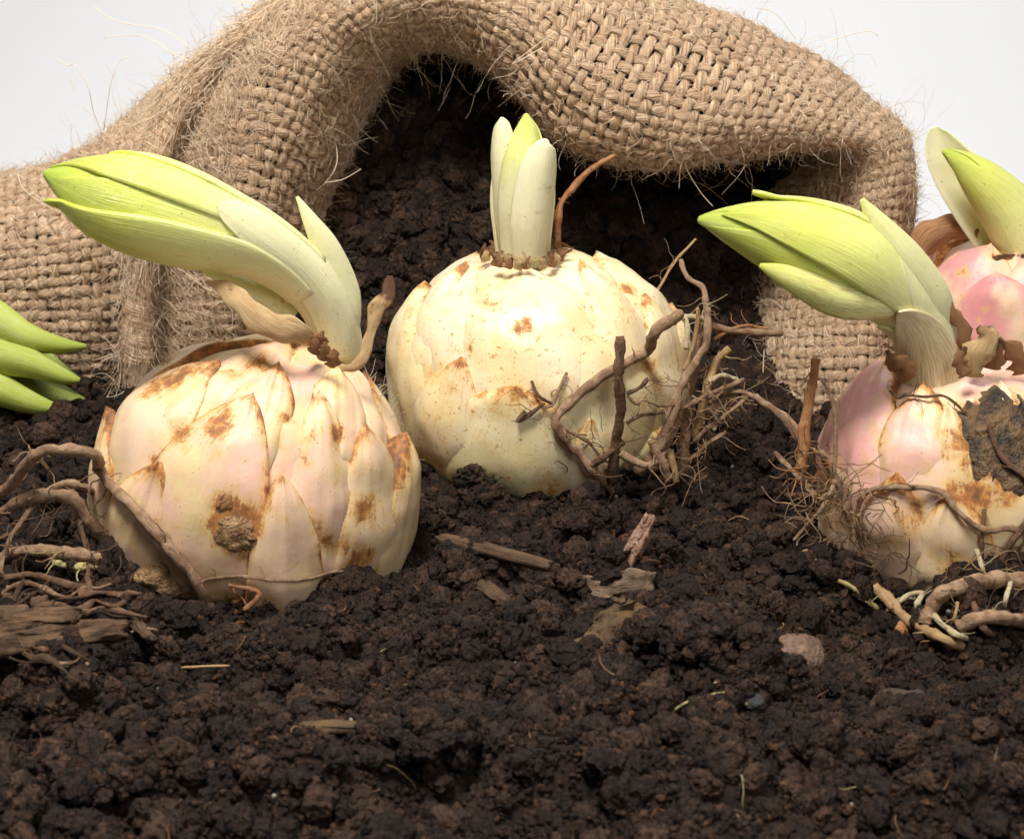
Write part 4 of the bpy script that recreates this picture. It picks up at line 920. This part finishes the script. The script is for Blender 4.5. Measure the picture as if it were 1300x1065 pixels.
# ---- bulb with the drooping bright green shoot
R3, O3 = bulb_thing(B3, 'rosy cream lily bulb with dark scab and green shoot wrapped in a tan papery sheath')
core(B3, R3, O3, M_SC3)
front(B3, R3, O3, M_SC3, [
 ((1200,640), (1190,455), 70, 0, dict(pink=0.6, edge=0.8)),
 ((1290,600), (1245,432), 70, 0, dict(pink=1.0, edge=0.7)),
 ((1080,640), (1115,500), 62, 0, dict(pink=0.3, edge=0.9, stains=[(1058,560,16,0.8), (1080,530,14,0.7)])),
 ((1120,690), (1138,468), 72, 2, dict(pink=1.3, edge=0.85, T=0.18, stains=[(1078,585,16,0.9), (1072,610,20,0.95), (1080,640,16,0.9), (1168,540,10,0.6), (1160,575,9,0.6)])),
 ((1185,770), (1205,520), 80, 1, dict(pink=0.5, edge=0.25, T=0.2, stains=[(1160,655,28,0.9), (1165,640,22,0.9), (1180,700,22,0.8), (1150,590,10,0.6), (1195,640,14,0.6), (1215,690,24,0.8)])),
 ((1300,760), (1262,500), 100, 2, dict(pink=0.2, edge=0.3, T=0.2, green=0.3, stains=[(1268,565,72,1.1), (1210,700,34,1.0), (1190,725,30,0.9), (1232,620,30,1.0), (1245,590,20,0.9), (1222,690,20,0.8), (1280,700,20,0.6)])),
 ((1160,660), (1180,500), 46, 2, dict(pink=0.9, edge=0.7, T=0.2)),
 ((1150,780), (1150,600), 56, 3, dict(pink=0.5, edge=0.7, T=0.2)),
 ((1215,790), (1210,620), 56, 3, dict(pink=0.2, edge=0.6, T=0.2)),
 ((1090,760), (1085,630), 70, 3, dict(pink=0.4, edge=0.8, T=0.16, stains=[(1085,650,26,0.8)]))])
generic(B3, R3, O3, M_SC3, RINGS, pink=0.8, seed=7)
blob('scab', B3, R3, O3, 1272, 562, 62, 78, M_SCAB, 0.03, 3, 0.3, off=0.14, label='large dark soil-crusted scab')
s3 = Shoot([(1186,482,30.6,33),(1180,445,30.5,35),(1163,405,30.3,37),(1128,368,30.1,45),(1075,335,29.9,57),(1020,312,29.8,53),(965,294,29.8,40),(920,284,29.8,22),(887,279,29.8,5)])
s3.stem(R3, O3, 0, 1, M_LEAF, 0.90, 0.0, 1.0, 'bud', streak=0.2); q = side_up(s3)
s3.leaf(R3, O3, 0.25, 0.985, -0.9*q, 1.2, M_LEAF, 0.98, 0.3, 1.0, 0.5, 0.0, seed=1, sharp=3)
s3.leaf(R3, O3, 0.25, 0.99, 1.4*q, 0.9, M_LEAF, 0.98, 0.3, 1.0, 0.6, 0.0, seed=2, sharp=3)
s3.leaf(R3, O3, 0.22, 0.90, 0.55*q, 0.95, M_LEAF, 1.05, 0.2, 0.90, 0.9, 0.02, seed=3, sharp=2.4)
s3.leaf(R3, O3, 0.25, 0.80, 1.75*q, 0.7, M_LEAF, 1.10, 0.2, 0.80, 0.7, 0.03, seed=4, sharp=2.4, tipR=0.68)
s3.leaf(R3, O3, 0.08, 0.44, 0.9*q, 1.3, M_LEAF, 1.05, 0.0, 0.25, 0.0, 0.03, seed=5, sharp=2.2)
s3.leaf(R3, O3, 0.0, 0.34, -1.2*q, 1.3, M_LEAF, 1.03, 0.0, 0.25, 0.0, 0.02, seed=6, sharp=2.6)
ribbon(R3, O3, [(1140,392,29.5),(1105,384,29.2),(1060,376,29.0),(1015,358,29.0),(985,345,29.1),(964,337,29.2)], [14,25,25,18,11,3], M_LEAF, 'leaf', 0.6, 0.07, 0.3, 0.66, streak=0.9, seed=5)
ribbon(R3, O3, [(1200,425,30.0),(1180,385,29.7),(1148,335,29.5),(1118,290,29.5),(1094,253,29.6)], [20,30,27,16,3], M_LEAF, 'leaf', 0.6, 0.07, 0.05, 0.42, seed=6)
s3.leaf(R3, O3, 0.0, 0.37, -0.25*q, 1.6, M_SHEATH, 1.13, 0, 0, 0, 0.03, seed=7, sharp=1.15, name='dry_sheath', label='tan papery sheath with dark veins')
s3.leaf(R3, O3, 0.0, 0.15, 0.0, 2.8, M_SHEATH, 1.10, 0, 0, 0, 0.03, seed=8, sharp=9, name='dry_sheath')
for k, (p, w) in enumerate([([(1240,470,30),(1225,430,29.9),(1210,395,29.9),(1202,370,30)], [9,11,8,2]), ([(1240,480,29.8),(1240,450,29.7),(1252,428,29.7),(1242,415,29.7)], [14,16,12,3]), ([(1262,470,29.9),(1264,445,29.8),(1250,420,29.8)], [14,12,2]), ([(1300,475,29.9),(1290,452,29.8),(1268,430,29.8)], [14,12,3]), ([(1150,485,29.9),(1138,462,29.8),(1125,445,29.8)], [10,9,2]), ([(1160,475,29.7),(1146,460,29.6),(1132,452,29.6)], [9,8,2]), ([(1225,478,29.5),(1218,458,29.5),(1226,440,29.5)], [9,8,2])]):
    ribbon(R3, O3, p, w, M_DRYB if k != 1 else M_DRY, 'neck_flake', 0.4, 0.03, ragged=0.8, seed=k+3, stain=0.6)
RT3 = [([(959,504,32.6),(990,527,31.6),(1020,564,30.4),(1046,577,29.6),(1076,592),(1093,616),(1102,652)], 5, 5, M_RB),
 ([(1036,455,30.3),(1027,508,30.0),(1021,551,29.8),(1017,600,29.6)], 7, 9, M_RR), ([(1044,482,29.9),(1058,512,29.6),(1061,564,29.5),(1058,620,29.4)], 3, 4, M_RB),
 ([(1110,642),(1114,628),(1126,619),(1162,616),(1197,620),(1218,642),(1244,659),(1275,659),(1310,672)], 3.5, 5.5, M_RB),
 ([(1141,512),(1152,520),(1162,518),(1180,521),(1201,518),(1227,532)], 2.5, 2, M_RD), ([(1110,646),(1115,676),(1128,711),(1138,745)], 3, 5, M_RB),
 ([(1175,792,27.6),(1178,778,27.7),(1190,760,27.8),(1213,746,27.8),(1250,738,27.8),(1305,736,27.9),(1335,728,29.2),(1290,705,30.8)], 11, 13, M_RB),
 ([(1108,742,28.4),(1128,762,28),(1148,783,27.6),(1177,801,27.2),(1211,817,26.9),(1266,836,26.5)], 10, 6, M_RT),
 ([(1215,795,27.5),(1248,784,27.5),(1274,785,27.5),(1305,786,27.6),(1335,760,29),(1300,715,30.6)], 10, 11, M_RB), ([(1141,763,27.7),(1156,754,27.5),(1172,753,27.4),(1165,767,27.3),(1163,785,27.2)], 4, 4, M_RP),
 ([(1054,732,28.7),(1078,744,28.3),(1099,759,28),(1116,776,27.8)], 4, 4, M_RG), ([(1185,780,27.5),(1201,796,27.1),(1222,809,26.9),(1260,812,26.9)], 4, 5, M_RP),
 ([(1249,547),(1262,581),(1292,612),(1292,642),(1275,668),(1257,698),(1250,730,28)], 3.5, 6, M_RD), ([(1240,700,28),(1246,720,27.8),(1250,745,27.6)], 4, 3, M_RP),
 ([(1300,640),(1280,690),(1240,735,28)], 5, 7, M_RB), ([(1282,740,27.6),(1276,765,27.4),(1272,790,27.3)], 4, 3, M_RP), ([(1216,765,27.7),(1208,790,27.4),(1198,806,27.1)], 2.5, 2, M_RT),
 ([(985,575,31),(1000,590,30.4),(1020,612,29.8),(1036,630,29.4)], 4, 4, M_RB), ([(1245,640),(1240,670),(1244,700)], 3, 3, M_RD),
 ([(1060,610,29.2),(1045,640,29),(1025,665,28.9),(1008,686,28.8)], 3, 2, M_RB), ([(1000,735,28.6),(1020,700,28.7),(1045,720,28.5),(1070,735,28.4)], 3, 3, M_RB), ([(1230,740,27.7),(1250,800,27.2),(1300,805,27.2)], 5, 6, M_RD)]
for pts, r0, r1, mt in RT3: root_(B3, R3, O3, pts, r0, r1, mt, 0.05+r0*0.008)
wisps(B2, R2, O2, 900, 540, 33.0, 26, 26, 1.2, M_RT, 19); wisps(B3, R3, O3, 1050, 630, 29.3, 24, 26, 1.1, M_RT, 20); wisps(B3, R3, O3, 1065, 650, 29.0, 46, 28, 1.0, M_RB, 11); wisps(B3, R3, O3, 1030, 600, 29.6, 24, 20, 1.0, M_RR, 12); wisps(B3, R3, O3, 1090, 700, 28.5, 26, 26, 0.9, M_RD, 13); wisps(B3, R3, O3, 1240, 770, 27.6, 24, 42, 0.8, M_RT, 14)

# ---- the pinkest bulb, behind
R4, O4 = bulb_thing(B4, 'deep pink lily bulb behind the scabbed one, its shoot against the white backdrop')
core(B4, R4, O4, M_SC4)
front(B4, R4, O4, M_SC4, [
 ((1290,450), (1290,325), 70, 0, dict(pink=1.0, edge=0.2)), ((1215,470), (1262,318), 72, 1, dict(pink=1.0, edge=0.15, stains=[(1225,340,10,0.4)])),
 ((1350,470), (1310,325), 72, 1, dict(pink=1.0, edge=0.2)), ((1275,520), (1268,352), 80, 2, dict(pink=1.2, edge=0.15)), ((1185,500), (1200,350), 66, 2, dict(pink=1.2, edge=0.3))])
generic(B4, R4, O4, M_SC4, RINGS, pink=1.2, seed=9)
ribbon(R4, O4, [(1160,340,37.6),(1180,308,37.6),(1212,291,37.6),(1240,300,37.4)], [10,20,16,6], M_DRYB, 'dry_tunic', 0.7, 0.04, ragged=0.3, twist=(0.5, 0.3), seed=4)
s4 = Shoot([(1318,352,37.2,34),(1305,318,37.0,33),(1283,272,36.9,34),(1252,235,36.8,27),(1224,210,36.8,17),(1198,192,36.8,4)])
s4.stem(R4, O4, 0, 1, M_LEAF, 0.9, 0.1, 0.9, 'bud'); q = side_up(s4)
s4.leaf(R4, O4, 0, 0.97, -0.4*q, 1.3, M_LEAF, 1.0, 0.1, 0.86, 0.3, 0.02, seed=1, sharp=3); s4.leaf(R4, O4, 0, 0.97, 1.5*q, 1.3, M_LEAF, 1.0, 0.1, 0.86, 0.2, 0.01, seed=2, sharp=3)
ribbon(R4, O4, [(1300,345,37.5),(1266,290,37.5),(1228,235,37.5),(1203,200,37.5),(1190,175,37.5),(1186,162,37.5)], [26,34,33,26,16,4], M_LEAFW, 'leaf', -0.4, 0.06, 0.0, 0.45, seed=3)
for k in range(10):
    x = 1285+rng.uniform(-22, 22); ribbon(R4, O4, [(x,345,36.4),(x+rng.normal()*4,334,36.3),(x+rng.normal()*8,324,36.3)], [8,7,2], M_DRYB, 'neck_flake', 0.4, 0.03, ragged=0.9, seed=k, stain=0.8)

# ---- the bulb lying beyond the left edge: only its leaf tips reach the picture
R5, O5 = bulb_thing(B5, 'lily bulb lying on its side, slender green leaf tips against the burlap sack')
core(B5, R5, O5, M_SC3); generic(B5, R5, O5, M_SC3, RINGS, hide=2, pink=0.6, seed=12)
for k, (pts, w) in enumerate([([(-180,375,38.4),(-80,380,38),(-20,400,37.9),(30,427,37.8),(75,438,37.8),(109,440,37.8)], [18,24,25,18,10,3]),
  ([(-180,400,38.2),(-80,420,37.8),(-10,447,37.6),(40,462,37.5),(80,478,37.5),(101,483,37.5)], [18,22,24,17,10,3]),
  ([(-180,430,38),(-80,455,37.6),(-10,490,37.4),(30,508,37.4),(60,517,37.4),(84,521,37.4)], [18,20,20,15,9,3]),
  ([(-150,420,38.5),(-60,455,38.4),(10,480,38.3),(60,500,38.3),(106,510,38.3)], [18,22,24,20,5]), ([(-150,390,38.6),(-60,410,38.5),(10,440,38.4),(55,462,38.3),(98,482,38.2)], [18,22,26,16,4])]):
    ribbon(R5, O5, pts, w, M_LEAFG, 'leaf', 0.75, 0.07, 0.0 if k < 3 else 0.5, 0.75 if k < 3 else 1.0, seed=k, streak=0.2)
s5 = Shoot([(-235,405,38.4,45),(-180,405,38.3,42),(-120,412,38.2,40),(-60,430,38.1,34),(0,455,38,22),(40,470,37.9,6)]); s5.stem(R5, O5, 0, 1, M_LEAFG, 0.8, 0, 0.6, 'stem')

# ------------------------------------------------------------------ bits of wood, bark and stone on the soil
def chunk(name, label, cat, px, py, L, W, T, ang, mat, tilt=0.0, yaw3=0.0, rough=0.16, taper=0.3, seed=0, lift=0.05, group=None, stand=0.0):
    lift += 0.10
    """an irregular splinter / chip: noisy box, long axis turned by ang in the ground plane, raised by stand"""
    nx, ny, nz = 26, 12, 5; c = ground(px, py)+np.array([0, 0, lift])
    pts, idx = {}, []; V = []
    def vid(i, j, k):
        if (i, j, k) not in pts:
            x, y, z = i/nx*2-1, j/ny*2-1, k/nz*2-1
            # round the box
            e = 1-0.25*(abs(y)**4)*(abs(z)**4); xe = x*(1+0.22*float(perlin(np.array([y*3+seed, z*2, seed*1.7])))*abs(x)**3)
            wy = y*W*(1-taper*max(x, 0)**1.5-0.35*taper*max(-x, 0)**2)*(1+0.25*float(perlin(np.array([x*2.5, seed*2.2, 1.0]))))*e
            V.append([xe*L, wy, z*T*(1-0.4*abs(y)**3)*e*(1-0.35*abs(x)**5)]); pts[(i, j, k)] = len(V)-1
        return pts[(i, j, k)]
    for i in range(nx):
        for j in range(ny): idx += [(vid(i, j, 0), vid(i, j+1, 0), vid(i+1, j+1, 0), vid(i+1, j, 0)), (vid(i, j, nz), vid(i+1, j, nz), vid(i+1, j+1, nz), vid(i, j+1, nz))]
        for k in range(nz): idx += [(vid(i, 0, k), vid(i+1, 0, k), vid(i+1, 0, k+1), vid(i, 0, k+1)), (vid(i, ny, k), vid(i, ny, k+1), vid(i+1, ny, k+1), vid(i+1, ny, k))]
    for j in range(ny):
        for k in range(nz): idx += [(vid(0, j, k), vid(0, j, k+1), vid(0, j+1, k+1), vid(0, j+1, k)), (vid(nx, j, k), vid(nx, j+1, k), vid(nx, j+1, k+1), vid(nx, j, k+1))]
    V = np.array(V); st = np.stack([V[:, 0], V[:, 1]*1.5+V[:, 2]*2], 1)
    sc = min(W, 0.5); V = V+rough*sc*np.stack([fbm(V*3/max(W, 0.15)*0.35+seed, 3), fbm(V*np.array([0.6, 3, 3])/max(W, 0.15)*0.5+seed+9, 3), fbm(V*np.array([0.5, 3, 3])/max(W, 0.15)*0.5+seed+30, 4)], 1)*1.6
    M = np.array((Matrix.Rotation(ang, 3, 'Z') @ Matrix.Rotation(-stand, 3, 'Y') @ Matrix.Rotation(tilt, 3, 'X')))
    V = V@M.T+c
    o = mk(name, V, np.array(idx), mat, None, uv=st, attrs={'tone': 0.5}, origin=c); o['label'] = label; o['category'] = cat
    if group: o['group'] = group
    return o
def stone(name, label, cat, px, py, r, mat, sx=(1, 1, 0.8), seed=0, lift=0.0, group=None):
    nt, npz = 28, 16; c = ground(px, py)+np.array([0, 0, lift]); th = np.linspace(0.05, math.pi-0.05, npz)[:, None]; ph = np.linspace(0, 2*math.pi, nt, endpoint=False)[None]
    d = np.stack([np.sin(th)*np.cos(ph), np.sin(th)*np.sin(ph), np.cos(th)+0*ph], -1).reshape(-1, 3)
    V = c+d*np.array(sx)*(r*(1+0.28*perlin(d*1.4+seed)+0.10*fbm(d*4+seed, 3)))[:, None]
    o = mk(name, V, grid_faces(nt, npz, close=True), mat, None, uv=np.zeros((len(V), 2)), origin=c); o['label'] = label; o['category'] = cat
    if group: o['group'] = group
chunk('wood_chip', 'pale pinkish wood chip standing upright in the soil', 'wood chip', 806, 715, 0.62, 0.17, 0.11, math.radians(20), M_WOOD, 1.35, 0, 0.5, 0.35, 1, 0.18, stand=1.05)
chunk('bark_chip', 'flat greyish-ochre bark chip beside the upright pinkish wood chip', 'bark', 786, 756, 0.60, 0.28, 0.16, math.radians(-8), M_GOCH, 1.0, 0, 0.45, 0.25, 3, 0.06, stand=0.12)
chunk('bark_chip', 'broad ochre-brown bark flake half buried in dark soil', 'bark', 765, 822, 0.80, 0.36, 0.16, math.radians(32), M_BARKO, 0.75, 0, 0.6, 0.4, 5, 0.02, stand=0.3)
chunk('twig', 'longer smooth straight twig slanting across the soil, right of the bent-shoot bulb', 'twig', 628, 718, 1.25, 0.14, 0.12, math.radians(-38), M_TWIG, 0, 0, 0.12, 0.15, 7, 0.16)
chunk('twig', 'short dark twig beside the longer smooth straight twig', 'twig', 618, 762, 0.75, 0.17, 0.12, math.radians(-62), M_TWIG, 0, 0, 0.2, 0.3, 9, 0.12)
chunk('bark_chip', 'long fibrous brown bark slab under the bent root of the left bulb', 'bark', 40, 800, 1.35, 0.27, 0.20, math.radians(-8), M_BARK, 0.25, 0, 0.8, 0.4, 11, 0.22)
chunk('bark_chip', 'light brown shredded bark strip crossing the fibrous slab', 'bark', 65, 842, 1.15, 0.26, 0.14, math.radians(22), M_BARK, 0.2, 0, 0.4, 0.2, 13, 0.30)
chunk('bark_chip', 'thin ragged bark sliver lying along the shredded strip', 'bark', 25, 822, 0.95, 0.22, 0.10, math.radians(8), M_BARK, 0.2, 0, 0.5, 0.3, 15, 0.36)
chunk('twig', 'dark twig leaning beneath the cream bulb with the bent shoot', 'twig', 178, 812, 0.6, 0.12, 0.10, math.radians(-60), M_TWIG, 0, 0, 0.3, 0.3, 17, 0.12)
chunk('bark_chip', 'thin reddish-brown splinter lying level on the foreground soil', 'bark', 430, 940, 0.75, 0.11, 0.07, math.radians(-2), M_BARKO, 0.2, 0, 0.3, 0.3, 19, 0.10)
chunk('bark_chip', 'reddish wood crumb beside the greenish root', 'bark', 1145, 815, 0.22, 0.16, 0.12, math.radians(60), M_RR, 0.2, 0, 0.4, 0.3, 21, 0.08)
chunk('bark_chip', 'rusty orange bark crumb at the foot of the bent-shoot bulb', 'bark', 318, 770, 0.40, 0.13, 0.09, math.radians(28), M_RR, 0.2, 0, 0.6, 0.5, 23, 0.15)
chunk('straw', 'thin pale straw lying on the open foreground soil', 'straw', 262, 864, 0.36, 0.02, 0.02, math.radians(6), M_RT, 0, 0, 0.3, 0.3, 25, 0.14)
stone('pebble', 'rounded pinkish-brown pebble in front of the scabbed bulb', 'pebble', 1010, 850, 0.42, M_STONE, (1.1, 1, 0.9), 2, 0.22)
stone('pebble', 'small dark bluish-grey pebble half sunk in soil', 'pebble', 958, 892, 0.17, M_GREY, (1.1, 1, 0.8), 5, 0.0)
stone('pebble', 'round pale grit grain on the soil near the pinkish pebble', 'pebble', 960, 806, 0.09, M_WHITE, (1, 1, 1), 6, 0.10)
stone('clod', 'soil clod dusted with white mould threads', 'clod', 1150, 912, 0.55, M_CLOD, (1, 1, 0.8), 9, 0.0)
g3 = np.random.default_rng(5)
for k in range(28):
    x0, y0 = g3.uniform(-10, 150), g3.uniform(765, 862); a0 = g3.normal()*0.25-0.05; L_ = g3.uniform(60, 170); c0 = g3.normal()*25
    pts = [(x0-L_/2*math.cos(a0)+t*L_*math.cos(a0), y0+(t-0.5)*L_*math.sin(a0)+c0*(t-0.5)**2+g3.normal()*4) for t in np.linspace(0, 1, 6)]
    Pq = catmull([ground(*q, 0.0)+np.array([0, 0, 0.26+0.10*g3.uniform()]) for q in pts], 28); r_ = g3.uniform(0.025, 0.075)
    Pq[:, 2] = 0.5*Pq[:, 2]+0.5*Pq[:, 2].mean()
    v, f, st = tube(Pq, r_*(1+0.4*np.sin(np.linspace(0, 9, 28)+k))*np.linspace(1, 0.5, 28), 7, 0.6, k); st[:, 1] = np.abs(st[:, 1]*2-1)
    o = mk('bark_fibre', v, faces_list(f), (M_BARK, M_RB, M_RD, M_TWIG)[k % 4], None, uv=st, origin=Pq[0]); o['label'] = ('thick ' if r_ > 0.05 else 'thin ')+('mid-brown', 'light tan', 'dark brown', 'blackish')[k % 4]+' stringy bark fibre in the matted pile beside the bent-shoot bulb'; o['category'] = 'bark fibre'; o['group'] = 'bark fibres matted beside the bulb'
P = catmull([ground(*p)+np.array([0, 0, h]) for p, h in (((832,932), 0.05), ((860,912), 0.18), ((893,904), 0.25), ((925,902), 0.28), ((940,910), 0.25), ((957,912), 0.20))], 30); v, f, st = tube(P, np.linspace(0.018, 0.03, 30), 6, 0.2)
o = mk('grass_stem', v, faces_list(f), M_RG, None, uv=st, origin=P[0]); o['label'] = 'thin curved greenish stem lying on the foreground soil'; o['category'] = 'stem'
# fine litter in the soil: fibres nobody could count
A = soil_pts(600, -9, 9, 17, 40); A = A[~np.any([b.inside(A, 0.2) for b in BULBS], axis=0)]; A[:, 2] += rng.uniform(0.02, 0.14, len(A))
v, f, t = hairs(A, rng.normal(size=A.shape)*np.array([1, 1, 0.35]), rng.uniform(0.15, 0.7, len(A)), rng.uniform(0.005, 0.014, len(A)), 1.1, 6)
o = mk('soil_fibres', v, f, M_FSOIL, None, attrs={'tone': t}, uv=np.stack([t, t], 1)); o['kind'] = 'stuff'; o['label'] = 'fine brown plant fibres scattered in the soil'; o['category'] = 'fibres'
